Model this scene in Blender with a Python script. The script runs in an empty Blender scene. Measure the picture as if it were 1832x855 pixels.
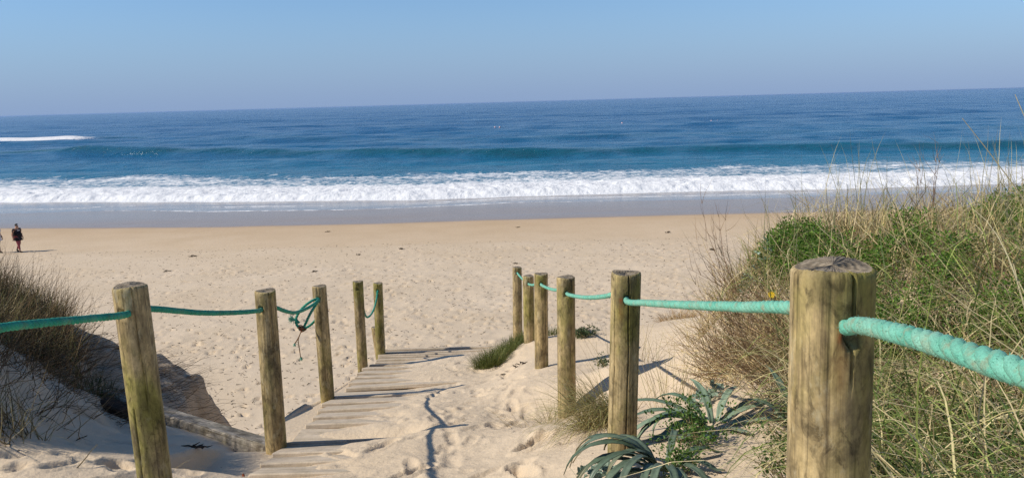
import bpy, bmesh, math, random
import numpy as np
from mathutils import Vector, Matrix

random.seed(7)
RNG = np.random.default_rng(7)
scene = bpy.context.scene
col = scene.collection

# ------------------------------------------------------------------ camera
cam_d = bpy.data.cameras.new("camera")
cam_d.sensor_width = 36.0
cam_d.lens = 36.0 * 1410.0 / 1832.0
cam_d.clip_start = 0.05
cam_d.clip_end = 80000
cam = bpy.data.objects.new("camera", cam_d)
col.objects.link(cam)
PITCH, ROLL = math.radians(9.853), math.radians(1.5946)
cam.matrix_world = (Matrix.Translation((0, 0, 9.0)) @ Matrix.Rotation(math.pi / 2 - PITCH, 4, 'X')
                    @ Matrix.Rotation(-ROLL, 4, 'Z'))
scene.camera = cam

# ------------------------------------------------------------------ sky, sun, exposure
SUN_EL, SUN_PHI = math.radians(41.0), math.radians(12.0)      # light travels towards +x, turned 12 deg towards +y
world = bpy.data.worlds.new("World")
scene.world = world
world.use_nodes = True
wn = world.node_tree
wn.nodes.clear()
w_out = wn.nodes.new("ShaderNodeOutputWorld")
w_bg = wn.nodes.new("ShaderNodeBackground")
w_sky = wn.nodes.new("ShaderNodeTexSky")
w_sky.sky_type = 'NISHITA'
w_sky.sun_disc = False
w_sky.sun_elevation = SUN_EL
w_sky.sun_rotation = math.radians(-102.0)
w_sky.altitude = 0
w_sky.air_density = 1.0
w_sky.dust_density = 0.0
w_sky.ozone_density = 8.0
w_bg.inputs["Strength"].default_value = 0.115
# sea air: the lowest degrees of the sky go over to a blue-grey haze, alike in every direction
w_tc = wn.nodes.new("ShaderNodeTexCoord")
w_sep = wn.nodes.new("ShaderNodeSeparateXYZ")
w_rng = wn.nodes.new("ShaderNodeMapRange")
w_rng.interpolation_type = 'SMOOTHSTEP'
w_rng.inputs["From Min"].default_value = -0.02
w_rng.inputs["From Max"].default_value = 0.17
w_rng.inputs["To Min"].default_value = 0.95
w_rng.inputs["To Max"].default_value = 0.0
w_mix = wn.nodes.new("ShaderNodeMix")
w_mix.data_type = 'RGBA'
w_mix.inputs[7].default_value = (1.85, 2.83, 4.80, 1)
wn.links.new(w_tc.outputs["Generated"], w_sep.inputs[0])
wn.links.new(w_sep.outputs["Z"], w_rng.inputs["Value"])
wn.links.new(w_rng.outputs[0], w_mix.inputs[0])
wn.links.new(w_sky.outputs[0], w_mix.inputs[6])
wn.links.new(w_mix.outputs[2], w_bg.inputs["Color"])
wn.links.new(w_bg.outputs[0], w_out.inputs["Surface"])

sun_d = bpy.data.lights.new("sun", 'SUN')
sun_d.energy = 4.7
sun_d.angle = math.radians(0.53)
sun_d.color = (1.0, 0.92, 0.80)
sun = bpy.data.objects.new("sun", sun_d)
col.objects.link(sun)
sdir = Vector((math.cos(SUN_PHI) * math.cos(SUN_EL), math.sin(SUN_PHI) * math.cos(SUN_EL), -math.sin(SUN_EL)))
sun.rotation_euler = sdir.to_track_quat('-Z', 'Y').to_euler()
sun.location = (-20, -5, 25)

scene.view_settings.view_transform = 'Standard'
scene.view_settings.look = 'None'
scene.view_settings.exposure = 0.08
scene.view_settings.gamma = 1.0
scene.view_settings.use_curve_mapping = False
scene.render.engine = 'CYCLES'
scene.cycles.use_denoising = True
scene.cycles.denoising_prefilter = 'FAST'
scene.cycles.max_bounces = 6
scene.cycles.transparent_max_bounces = 6
scene.cycles.volume_bounces = 0

# ------------------------------------------------------------------ helpers
def tag(o, label=None, cat=None, group=None, kind=None):
    if label: o["label"] = label
    if cat: o["category"] = cat
    if group: o["group"] = group
    if kind: o["kind"] = kind
    return o

def empty(name, loc, rz=0.0):
    o = bpy.data.objects.new(name, None)
    o.empty_display_size = 0.1
    o.location = loc
    o.rotation_euler = (0, 0, rz)
    col.objects.link(o)
    return o

def link(name, me, mat=None, parent=None, world=True):
    """one mesh object; with a parent, mesh coordinates are world ones shifted to the parent's frame"""
    o = bpy.data.objects.new(name, me)
    col.objects.link(o)
    if mat is not None and len(me.materials) == 0:
        for m in (mat if isinstance(mat, (list, tuple)) else [mat]):
            me.materials.append(m)
    if parent is not None:
        o.parent = parent
        if world:
            o.matrix_parent_inverse = parent_matrix(parent).inverted()
    return o

def parent_matrix(p):
    m = Matrix.LocRotScale(p.location, p.rotation_euler, p.scale)
    if p.parent:
        m = parent_matrix(p.parent) @ p.matrix_parent_inverse @ m
    return m

def np_mesh(name, V, quads=None, tris=None, smooth=True, attrs=None, colattr=None):
    V = np.asarray(V, np.float32)
    me = bpy.data.meshes.new(name)
    me.vertices.add(len(V))
    me.vertices.foreach_set("co", V.ravel())
    loops, starts, n = [], [], 0
    if quads is not None and len(quads):
        q = np.asarray(quads, np.int32)
        loops.append(q.ravel()); starts.append(np.arange(len(q), dtype=np.int32) * 4); n = q.size
    if tris is not None and len(tris):
        t = np.asarray(tris, np.int32)
        loops.append(t.ravel()); starts.append(n + np.arange(len(t), dtype=np.int32) * 3); n += t.size
    loops = np.concatenate(loops); starts = np.concatenate(starts)
    me.loops.add(len(loops))
    me.loops.foreach_set("vertex_index", loops)
    me.polygons.add(len(starts))
    me.polygons.foreach_set("loop_start", starts)
    me.polygons.foreach_set("use_smooth", np.full(len(starts), smooth))
    for k, a in (attrs or {}).items():
        at = me.attributes.new(k, 'FLOAT', 'POINT')
        at.data.foreach_set("value", np.asarray(a, np.float32).ravel())
    if colattr is not None:
        at = me.attributes.new("tint", 'FLOAT_COLOR', 'POINT')
        c = np.ones((len(V), 4), np.float32); c[:, :3] = colattr
        at.data.foreach_set("color", c.ravel())
    me.update(calc_edges=True)
    me.validate()
    return me

def grid_quads(nr, nc):
    i = np.arange(nr - 1)[:, None] * nc + np.arange(nc - 1)[None, :]
    return np.stack([i, i + 1, i + nc + 1, i + nc], -1).reshape(-1, 4)

def smooth01(a, b, x):
    t = np.clip((np.asarray(x, float) - a) / (b - a), 0, 1)
    return t * t * (3 - 2 * t)

class VNoise:
    """tileable value noise, numpy"""
    def __init__(self, seed, n=64):
        self.g = np.random.default_rng(seed).uniform(-1, 1, (n, n)); self.n = n
    def __call__(self, x, y):
        xi = np.floor(x).astype(int); yi = np.floor(y).astype(int)
        fx = x - xi; fy = y - yi
        fx = fx * fx * (3 - 2 * fx); fy = fy * fy * (3 - 2 * fy)
        g, n = self.g, self.n
        a = g[xi % n, yi % n]; b = g[(xi + 1) % n, yi % n]
        c = g[xi % n, (yi + 1) % n]; d = g[(xi + 1) % n, (yi + 1) % n]
        return (a * (1 - fx) + b * fx) * (1 - fy) + (c * (1 - fx) + d * fx) * fy
VN = [VNoise(s) for s in range(11, 19)]
def fbm(x, y, f, oct=3, k=0):
    s = 0; a = 1.0
    for i in range(oct):
        s = s + a * VN[(k + i) % 8](x * f + 7.3 * i, y * f + 3.1 * i); f *= 2.03; a *= 0.5
    return s / 1.75

# ------------------------------------------------------------------ materials
def new_mat(name):
    m = bpy.data.materials.new(name)
    m.use_nodes = True
    nt = m.node_tree
    b = nt.nodes["Principled BSDF"]
    return m, nt, b

def N(nt, t, **kw):
    n = nt.nodes.new(t)
    for k, v in kw.items():
        if k in n.inputs: n.inputs[k].default_value = v
        else: setattr(n, k, v)
    return n

def ramp(nt, fac, stops):
    r = nt.nodes.new("ShaderNodeValToRGB")
    e = r.color_ramp.elements
    while len(e) < len(stops): e.new(0.5)
    for i, (p, c) in enumerate(stops):
        e[i].position = p
        e[i].color = (c[0], c[1], c[2], 1) if not isinstance(c, (int, float)) else (c, c, c, 1)
    nt.links.new(fac, r.inputs[0])
    return r.outputs[0]

def mix(nt, fac, a, b, mode='MIX'):
    m = nt.nodes.new("ShaderNodeMix"); m.data_type = 'RGBA'; m.blend_type = mode
    for s, v in ((0, fac), (6, a), (7, b)):
        if hasattr(v, "is_output"): nt.links.new(v, m.inputs[s])
        else: m.inputs[s].default_value = v if s == 0 else (v[0], v[1], v[2], 1)
    return m.outputs[2]

def mathn(nt, op, a, b=None, clamp=False):
    m = nt.nodes.new("ShaderNodeMath"); m.operation = op; m.use_clamp = clamp
    for i, v in enumerate((a, b)):
        if v is None: continue
        if hasattr(v, "is_output"): nt.links.new(v, m.inputs[i])
        else: m.inputs[i].default_value = v
    return m.outputs[0]

def noise(nt, vec, scale, detail=4, rough=0.55, dim='3D', dist=0.0):
    n = nt.nodes.new("ShaderNodeTexNoise"); n.noise_dimensions = dim
    n.inputs["Scale"].default_value = scale; n.inputs["Detail"].default_value = detail
    n.inputs["Roughness"].default_value = rough; n.inputs["Distortion"].default_value = dist
    if vec is not None: nt.links.new(vec, n.inputs["Vector"])
    return n.outputs[0]

def mapping(nt, vec, scale=(1, 1, 1), loc=(0, 0, 0)):
    n = nt.nodes.new("ShaderNodeMapping")
    n.inputs["Scale"].default_value = scale; n.inputs["Location"].default_value = loc
    nt.links.new(vec, n.inputs["Vector"])
    return n.outputs[0]

def bump(nt, h, strength, dist, normal=None):
    n = nt.nodes.new("ShaderNodeBump")
    n.inputs["Strength"].default_value = strength; n.inputs["Distance"].default_value = dist
    nt.links.new(h, n.inputs["Height"])
    if normal is not None: nt.links.new(normal, n.inputs["Normal"])
    return n.outputs[0]

def attr(nt, name, out=2):
    n = nt.nodes.new("ShaderNodeAttribute"); n.attribute_name = name
    return n.outputs[out]

def geo_pos(nt):
    return nt.nodes.new("ShaderNodeNewGeometry").outputs["Position"]

def make_sand():
    m, nt, b = new_mat("sand")
    L = nt.links
    pos = geo_pos(nt)
    wet = attr(nt, "wet")
    n1 = noise(nt, pos, 0.35, 5)
    n2 = noise(nt, pos, 7.0, 4)
    n3 = noise(nt, pos, 420.0, 2)
    dry = ramp(nt, n1, [(0.3, (0.585, 0.465, 0.320)), (0.7, (0.645, 0.525, 0.380))])
    dry = mix(nt, mathn(nt, 'MULTIPLY', n2, 0.32), dry, (0.45, 0.35, 0.235))
    grain = ramp(nt, n3, [(0.25, 0.74), (0.5, 1.0), (0.78, 1.12)])
    dry = mix(nt, 1.0, dry, grain, 'MULTIPLY')
    # tiny shell and weed specks
    v = nt.nodes.new("ShaderNodeTexVoronoi"); v.inputs["Scale"].default_value = 9.0
    L.new(pos, v.inputs["Vector"])
    speck = mathn(nt, 'LESS_THAN', v.outputs["Distance"], 0.055)
    sel = mathn(nt, 'GREATER_THAN', nt.nodes.new("ShaderNodeSeparateColor").outputs[0], 0.6)
    sep = sel.node.inputs[0].links[0].from_node
    L.new(v.outputs["Color"], sep.inputs[0])
    dry = mix(nt, mathn(nt, 'MULTIPLY', mathn(nt, 'MULTIPLY', speck, sel), 0.75), dry, (0.09, 0.06, 0.035))
    damp = ramp(nt, wet, [(0.0, (1, 1, 1)), (0.28, (0.96, 0.92, 0.86)), (0.55, (0.87, 0.79, 0.68)), (0.72, (0.54, 0.47, 0.41)), (1.0, (0.46, 0.41, 0.37))])
    c = mix(nt, 1.0, dry, damp, 'MULTIPLY')
    c = mix(nt, mathn(nt, 'MULTIPLY', attr(nt, "soil_shade"), 0.60), c, (0.27, 0.21, 0.145))     # humus brown of the eroded dune, also painting its shade darker
    L.new(c, b.inputs["Base Color"])
    r = ramp(nt, wet, [(0.0, 0.9), (0.55, 0.75), (0.72, 0.30), (1.0, 0.2)])
    L.new(r, b.inputs["Roughness"])
    L.new(ramp(nt, wet, [(0.5, 0.15), (0.75, 0.6)]), b.inputs["Specular IOR Level"])
    d = mathn(nt, 'SUBTRACT', 1.0, ramp(nt, wet, [(0.25, 0.0), (0.7, 0.985)]))
    h = mathn(nt, 'ADD', mathn(nt, 'MULTIPLY', noise(nt, pos, 28.0, 5, 0.62), 1.0), mathn(nt, 'MULTIPLY', noise(nt, pos, 5.0, 4, 0.6), 1.6))
    h = mathn(nt, 'MULTIPLY', h, d)
    nb = bump(nt, h, 0.5, 0.020)
    nb = bump(nt, mathn(nt, 'MULTIPLY', n3, d), 0.35, 0.002, nb)
    L.new(nb, b.inputs["Normal"])
    return m

def make_water():
    m, nt, b = new_mat("sea_water")
    L = nt.links
    pos = geo_pos(nt)
    far = attr(nt, "far")
    film = attr(nt, "film")
    foam = attr(nt, "foam")
    steep = attr(nt, "face")
    patch = noise(nt, mapping(nt, pos, (0.006, 0.018, 0.02)), 1.0, 5, 0.6)
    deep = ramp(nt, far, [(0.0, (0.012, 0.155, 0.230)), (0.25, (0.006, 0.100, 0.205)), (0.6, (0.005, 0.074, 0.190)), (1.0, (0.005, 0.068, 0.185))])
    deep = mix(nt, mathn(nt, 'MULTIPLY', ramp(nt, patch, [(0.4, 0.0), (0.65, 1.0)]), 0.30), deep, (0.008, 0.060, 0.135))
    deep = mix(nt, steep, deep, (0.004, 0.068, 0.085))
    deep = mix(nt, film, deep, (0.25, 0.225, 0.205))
    # foam lace
    fpos = mapping(nt, pos, (1.0, 0.55, 1.0))
    f1 = noise(nt, fpos, 0.9, 6, 0.65, dist=0.8)
    f2 = noise(nt, fpos, 3.2, 4, 0.6, dist=0.4)
    ridge = mathn(nt, 'ADD', mathn(nt, 'MULTIPLY', f1, 0.7), mathn(nt, 'MULTIPLY', f2, 0.3))
    thr = mathn(nt, 'SUBTRACT', 0.70, mathn(nt, 'MULTIPLY', foam, 0.52))
    k = mathn(nt, 'DIVIDE', mathn(nt, 'SUBTRACT', ridge, thr), 0.20, True)
    k = mathn(nt, 'MULTIPLY', k, mathn(nt, 'GREATER_THAN', foam, 0.02))
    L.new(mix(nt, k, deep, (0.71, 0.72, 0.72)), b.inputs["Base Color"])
    L.new(mix(nt, k, (0.16, 0.16, 0.16), (0.8, 0.8, 0.8)), b.inputs["Roughness"])
    b.inputs["IOR"].default_value = 1.33
    b.inputs["Specular IOR Level"].default_value = 0.36
    # chop
    w1 = noise(nt, mapping(nt, pos, (0.045, 0.075, 0.06)), 1.0, 10, 0.60)
    w2 = noise(nt, mapping(nt, pos, (0.05, 0.16, 0.1)), 1.0, 4, 0.6)
    calm = mathn(nt, 'SUBTRACT', 1.0, mathn(nt, 'MULTIPLY', film, 0.97))
    h = mathn(nt, 'MULTIPLY', mathn(nt, 'ADD', w1, mathn(nt, 'MULTIPLY', w2, 0.25)), calm)
    nb = bump(nt, h, 1.0, 4.0)
    fb = bump(nt, noise(nt, mapping(nt, pos, (1.6, 1.0, 0.6)), 1.0, 4, 0.55), 0.6, 0.40)
    mx = nt.nodes.new("ShaderNodeMix"); mx.data_type = 'VECTOR'
    L.new(k, mx.inputs[0]); L.new(nb, mx.inputs[4]); L.new(fb, mx.inputs[5])
    L.new(mx.outputs[1], b.inputs["Normal"])
    return m

def make_wood(name, ca, cb, green, greenamt, dark=(0.09, 0.065, 0.035), zs=0.9, blotch=1.0, along=2):
    def sc3(a, z): return (a, a, z) if along == 2 else (z, a, a)
    m, nt, b = new_mat(name)
    L = nt.links
    tc = nt.nodes.new("ShaderNodeTexCoord").outputs["Object"]
    rnd = nt.nodes.new("ShaderNodeObjectInfo").outputs["Random"]
    off = nt.nodes.new("ShaderNodeVectorMath"); off.operation = 'ADD'
    sc = nt.nodes.new("ShaderNodeVectorMath"); sc.operation = 'SCALE'
    cmb = nt.nodes.new("ShaderNodeCombineXYZ")
    for i in range(3): L.new(rnd, cmb.inputs[i])
    L.new(cmb.outputs[0], sc.inputs[0]); sc.inputs["Scale"].default_value = 37.0
    L.new(tc, off.inputs[0]); L.new(sc.outputs[0], off.inputs[1])
    p = off.outputs[0]
    g1 = noise(nt, mapping(nt, p, sc3(26, zs)), 1.0, 5, 0.6, dist=0.5)
    g2 = noise(nt, mapping(nt, p, sc3(95, zs * 2.4)), 1.0, 4, 0.65)
    bl = noise(nt, mapping(nt, p, (5, 5, 2.4)), 1.0, 5, 0.6)
    fine = noise(nt, p, 160.0, 3, 0.6)
    c = ramp(nt, g1, [(0.3, ca), (0.68, cb)])
    c = mix(nt, ramp(nt, g2, [(0.42, 0.0), (0.30, 0.55)]) if False else ramp(nt, g2, [(0.32, 0.85), (0.47, 0.0)]), c, dark)
    c = mix(nt, mathn(nt, 'MULTIPLY', ramp(nt, bl, [(0.46, 0.0), (0.64, 1.0)]), greenamt), c, green)
    c = mix(nt, ramp(nt, noise(nt, mapping(nt, p, (7, 7, 3)), 1.3, 5, 0.65), [(0.50, 0.0), (0.66, 0.75 * blotch)]), c, (0.13, 0.10, 0.06))
    c = mix(nt, 1.0, c, ramp(nt, fine, [(0.2, 0.82), (0.7, 1.08)]), 'MULTIPLY')
    c = mix(nt, 1.0, c, ramp(nt, noise(nt, mapping(nt, p, (9, 9, 4.5)), 1.0, 6, 0.68, dist=.6), [(0.32, 1 - .62 * blotch), (0.5, 1 - .08 * blotch), (0.66, 1 + .30 * blotch)]), 'MULTIPLY')
    mott = noise(nt, mapping(nt, p, sc3(42, 17)), 1.0, 6, 0.7, dist=1.2)
    c = mix(nt, 1.0, c, ramp(nt, mott, [(0.34, 1 - .55 * blotch), (0.48, 1.0), (0.70, 1 + .28 * blotch)]), 'MULTIPLY')
    hair = noise(nt, mapping(nt, p, sc3(150, 1.1)), 1.0, 2, 0.5, dist=.25)
    c = mix(nt, ramp(nt, hair, [(0.27, 0.8), (0.335, 0.0)]), c, dark)
    lich = noise(nt, mapping(nt, p, sc3(16, 8)), 1.0, 6, 0.7)
    c = mix(nt, ramp(nt, lich, [(0.58, 0.0), (0.66, 0.45 * blotch)]), c, (0.47, 0.42, 0.27))
    c = mix(nt, mathn(nt, 'MULTIPLY', attr(nt, "rust"), 0.85), c, (0.20, 0.055, 0.015))
    L.new(c, b.inputs["Base Color"])
    b.inputs["Roughness"].default_value = 0.82
    b.inputs["Specular IOR Level"].default_value = 0.2
    h = mathn(nt, 'ADD', mathn(nt, 'ADD', g1, mathn(nt, 'MULTIPLY', g2, 0.7)), ramp(nt, hair, [(0.27, 0.0), (0.335, 0.8)]))
    L.new(bump(nt, h, 0.55, 0.004), b.inputs["Normal"])
    return m

def make_leaf(name, rough=0.55, trans=0.3, spec=0.3, mul=(1, 1, 1)):
    m, nt, b = new_mat(name)
    L = nt.links
    t = attr(nt, "tint", 0)
    c = mix(nt, 1.0, t, mul, 'MULTIPLY')
    n = noise(nt, geo_pos(nt), 60.0, 3)
    c = mix(nt, 1.0, c, ramp(nt, n, [(0.3, 0.8), (0.7, 1.15)]), 'MULTIPLY')
    L.new(c, b.inputs["Base Color"])
    b.inputs["Roughness"].default_value = rough
    b.inputs["Specular IOR Level"].default_value = spec
    if trans > 0:
        tr = nt.nodes.new("ShaderNodeBsdfTranslucent")
        L.new(c, tr.inputs["Color"])
        mx = nt.nodes.new("ShaderNodeMixShader"); mx.inputs[0].default_value = trans
        L.new(b.outputs[0], mx.inputs[1]); L.new(tr.outputs[0], mx.inputs[2])
        L.new(mx.outputs[0], nt.nodes["Material Output"].inputs["Surface"])
    return m

def make_plain(name, c, rough=0.8, var=0.25, scale=40.0, bs=0.3, bd=0.003, spec=0.25):
    m, nt, b = new_mat(name)
    p = nt.nodes.new("ShaderNodeTexCoord").outputs["Object"]
    n = noise(nt, p, scale, 4)
    lo = tuple(x * (1 - var) for x in c); hi = tuple(x * (1 + var) for x in c)
    nt.links.new(ramp(nt, n, [(0.3, lo), (0.7, hi)]), b.inputs["Base Color"])
    b.inputs["Roughness"].default_value = rough
    b.inputs["Specular IOR Level"].default_value = spec
    if bs: nt.links.new(bump(nt, n, bs, bd), b.inputs["Normal"])
    return m

def make_rope_mat(name, ca, cb, dirt):
    m, nt, b = new_mat(name)
    p = geo_pos(nt)
    n = noise(nt, p, 22.0, 4)
    f = noise(nt, p, 500.0, 3, 0.7)
    c = ramp(nt, n, [(0.3, ca), (0.7, cb)])
    c = mix(nt, ramp(nt, noise(nt, p, 7.0, 3), [(0.50, 0.0), (0.68, 0.40)]), c, tuple(.55 * v + k for v, k in zip(cb, (.17, .16, .12))))
    c = mix(nt, ramp(nt, noise(nt, p, 48.0, 5, 0.65), [(0.52, 0.0), (0.70, 0.8)]), c, dirt)
    c = mix(nt, 1.0, c, ramp(nt, f, [(0.25, 0.7), (0.7, 1.2)]), 'MULTIPLY')
    nt.links.new(c, b.inputs["Base Color"])
    b.inputs["Roughness"].default_value = 0.75
    b.inputs["Specular IOR Level"].default_value = 0.25
    nt.links.new(bump(nt, f, 0.6, 0.0015), b.inputs["Normal"])
    return m

def make_end():
    m, nt, b = new_mat("post_end_grain")
    L = nt.links
    p = nt.nodes.new("ShaderNodeTexCoord").outputs["Object"]
    flat = mapping(nt, p, (1, 1, 0))
    w = nt.nodes.new("ShaderNodeTexWave"); w.wave_type = 'RINGS'; w.rings_direction = 'Z'
    w.inputs["Scale"].default_value = 26.0; w.inputs["Distortion"].default_value = 5.0; w.inputs["Detail"].default_value = 4.0; w.inputs["Detail Scale"].default_value = 1.5
    L.new(flat, w.inputs["Vector"])
    n = noise(nt, p, 55.0, 5, 0.65)
    c = ramp(nt, n, [(0.3, (0.11, 0.085, 0.055)), (0.7, (0.29, 0.24, 0.17))])
    c = mix(nt, 1.0, c, ramp(nt, w.outputs["Fac"], [(0.2, 0.78), (0.7, 1.08)]), 'MULTIPLY')
    L.new(c, b.inputs["Base Color"])
    b.inputs["Roughness"].default_value = 0.9
    L.new(bump(nt, mathn(nt, 'ADD', n, mathn(nt, 'MULTIPLY', w.outputs["Fac"], 0.5)), 0.6, 0.004), b.inputs["Normal"])
    return m

M = dict(
    sand=make_sand(), water=make_water(),
    post=make_wood("post_wood", (0.30, 0.22, 0.095), (0.52, 0.405, 0.215), (0.215, 0.20, 0.045), 0.85),
    post_end=make_end(),
    plank=make_wood("plank_wood", (0.51, 0.42, 0.305), (0.60, 0.50, 0.38), (0.38, 0.32, 0.21), 0.3, dark=(0.29, 0.23, 0.16), blotch=0.25, along=0),
    beam=make_wood("beam_wood", (0.30, 0.26, 0.20), (0.40, 0.35, 0.28), (0.25, 0.23, 0.15), 0.3, along=0),
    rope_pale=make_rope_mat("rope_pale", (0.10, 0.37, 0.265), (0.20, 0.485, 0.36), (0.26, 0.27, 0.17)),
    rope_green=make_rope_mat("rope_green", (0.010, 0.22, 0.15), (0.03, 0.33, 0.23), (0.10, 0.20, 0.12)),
    twine=make_plain("twine_brown", (0.17, 0.085, 0.035), 0.85, 0.3, 80.0),
    rust=make_plain("rusty_binding", (0.16, 0.045, 0.02), 0.85, 0.3, 80.0),
    leaf=make_leaf("leaf_tinted"), waxy=make_leaf("leaf_waxy", 0.42, 0.12, 0.45),
    twig=make_leaf("twig_tinted", 0.85, 0.0, 0.15),
    weed=make_plain("dried_seaweed", (0.045, 0.030, 0.020), 0.85, 0.4, 60.0),
    skin=make_plain("skin", (0.42, 0.23, 0.15), 0.6, 0.08, 30.0, 0),
    black=make_plain("black_cotton", (0.013, 0.011, 0.014), 0.9, 0.3, 30.0, 0),
    pink=make_plain("dusky_pink_leggings", (0.30, 0.075, 0.085), 0.85, 0.15, 30.0, 0),
    white=make_plain("white_cotton", (0.75, 0.74, 0.73), 0.9, 0.05, 30.0, 0),
    hair=make_plain("dark_hair", (0.025, 0.018, 0.014), 0.6, 0.3, 60.0, 0),
    buoy=make_plain("pink_white_plastic", (0.75, 0.50, 0.50), 0.4, 0.1, 5.0, 0),
    yellow=make_plain("yellow_petal", (0.75, 0.50, 0.02), 0.6, 0.15, 80.0, 0),
)

# ------------------------------------------------------------------ terrain height
CTRL = np.array([
    # behind and under the camera, path
    (-1.2, -4, 7.5), (0, -4, 7.5), (1.2, -4, 7.7), (4, -4, 8.2), (-4, -4, 7.9), (-8, -4, 8.2), (9, -4, 8.3),
    (-.6, 0, 7.46), (.2, 1.2, 7.46), (-1.2, 1.2, 7.48), (-3, 0.5, 7.62), (-6, 1, 7.9), (-.5, 2.3, 7.42), (.15, 2.6, 7.42),
    (-2.0, 3.0, 7.58), (-1.7, 3.1, 7.52), (-1.4, 3.35, 7.40), (-1.3, 3.6, 7.28), (-3.2, 2.8, 7.66), (-5, 3, 7.85), (-2.8, 3.05, 7.64), (-3.5, 2.95, 7.76),
    (-.4, 3.5, 7.24), (.1, 3.8, 7.24), (-.53, 4.63, 7.03), (-1.2, 4.3, 7.03), (-.2, 5.6, 6.80), (-1.2, 5.4, 6.74),
    (-1.2, 6.6, 6.47), (-.5, 6.6, 6.53), (-.2, 7.4, 6.40), (-1.2, 8, 6.15), (-.5, 8.5, 6.08), (-1.2, 9.3, 5.90), (-.5, 9.8, 5.84), (-1.3, 10, 5.82),
    # right row of posts and the sand bank right of it
    (.48, 1.14, 7.62), (.44, 3.15, 7.53), (.42, 2.75, 7.58), (.335, 5.0, 6.93), (.23, 6.62, 6.69), (.16, 8.27, 6.42), (.035, 9.47, 6.09),
    (.43, 4.2, 7.24), (.63, 5.2, 7.15), (.93, 5.5, 7.10), (1.25, 5.5, 7.13), (1.29, 6.5, 6.90), (.71, 7.5, 6.62), (1.85, 9.0, 6.40), (1.0, 9.4, 6.2),
    (.83, 3.4, 7.52), (.85, 3.0, 7.60), (1.15, 3.6, 7.60), (.8, 2.2, 7.70), (.95, 1.2, 7.9),
    # right dune
    (1.12, 4.6, 7.25), (1.46, 4.6, 7.66), (1.56, 5.1, 7.78), (1.85, 5.4, 7.92), (2.2, 5.6, 7.98), (2.5, 5.0, 8.06), (3.2, 5.0, 8.12), (1.6, 2.6, 7.82), (1.35, 2.2, 7.85), (2.0, 3.0, 7.92),
    (1.9, 3.8, 7.90), (3, 4, 8.10), (5, 4, 8.25), (5, 7, 7.7), (8, 6, 7.9), (3, 7, 7.45), (3.5, 9, 6.8), (6, 10, 6.8), (2, 1, 8.0), (4, 1, 8.1), (8, 1, 8.2), (13, 5, 8.2), (13, 0, 8.3),
    # left hollow and left dune
    (-1.97, 4.2, 7.16), (-1.7, 4.3, 7.06), (-2.40, 4.0, 7.30), (-2.75, 3.55, 7.80), (-3.3, 3.5, 8.45), (-4.0, 3.6, 8.8), (-2.85, 4.1, 7.66), (-3.4, 4.3, 8.1), (-2.7, 5.1, 6.98), (-1.6, 4.55, 6.92), (-2.2, 4.9, 6.95), (-2.76, 6.0, 6.99), (-2.4, 5.6, 6.86),
    (-3.06, 6.2, 7.12), (-3.59, 6.2, 7.32), (-4.15, 6.2, 7.58), (-3.15, 4.6, 7.66), (-3.45, 5.5, 7.50), (-4.2, 5.2, 7.98), (-4.1, 4.5, 8.3), (-5.0, 5.2, 8.3), (-5.2, 6.2, 8.1),
    (-7, 5.5, 8.3), (-7, 7, 8.1), (-5, 4.0, 8.8), (-13, 5, 8.4), (-13, -2, 8.3), (-10, 8, 7.6), (-5, 8, 7.3),
], float)

def tps_fit(P, z, lam=1e-3):
    n = len(P)
    r2 = ((P[:, None] - P[None]) ** 2).sum(-1)
    K = np.where(r2 > 0, 0.5 * r2 * np.log(r2 + 1e-12), 0) + lam * np.eye(n)
    Q = np.c_[np.ones(n), P]
    A = np.block([[K, Q], [Q.T, np.zeros((3, 3))]])
    return np.linalg.solve(A, np.r_[z, 0, 0, 0])
TPS = tps_fit(CTRL[:, :2], CTRL[:, 2])

def tps_eval(x, y):
    x = np.asarray(x, float); y = np.asarray(y, float)
    out = TPS[-3] + TPS[-2] * x + TPS[-1] * y
    for (px, py, _), w in zip(CTRL, TPS):
        r2 = (x - px) ** 2 + (y - py) ** 2
        out = out + w * 0.5 * r2 * np.log(r2 + 1e-12)
    return out

HB_Y = np.array([-20, 14, 28, 42, 44.5, 46, 57.6, 66, 74, 90, 140, 400])
HB_Z = np.array([3.1, 2.45, 1.75, 1.05, 0.97, 0.82, 0.38, 0.16, -0.03, -0.5, -2.5, -12])
def shore_shift(x):      # the shoreline bends a little away on the far left
    return np.where(x < -10, (-(x + 10)) * 0.09, 0.0) + 0.4 * np.sin(x * 0.11 + 1)
def beach_h(x, y):
    x = np.asarray(x, float)
    return np.interp(y - shore_shift(x) * smooth01(30, 55, y), HB_Y, HB_Z) + 0.10 * fbm(x, y, 0.11, 3) * smooth01(60, 40, y)

def drop_y(x):
    xs = [-14, -8, -5, -3.0, -2.62, -2.42, -1.78, -1.74, 0.6, 1.6, 2.6, 4, 8, 14]
    ys = [7.5, 7.2, 6.7, 6.35, 6.1, 5.0, 4.75, 10.15, 9.9, 9.5, 8.2, 7.6, 8, 8]
    return np.interp(x, xs, ys)

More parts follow.
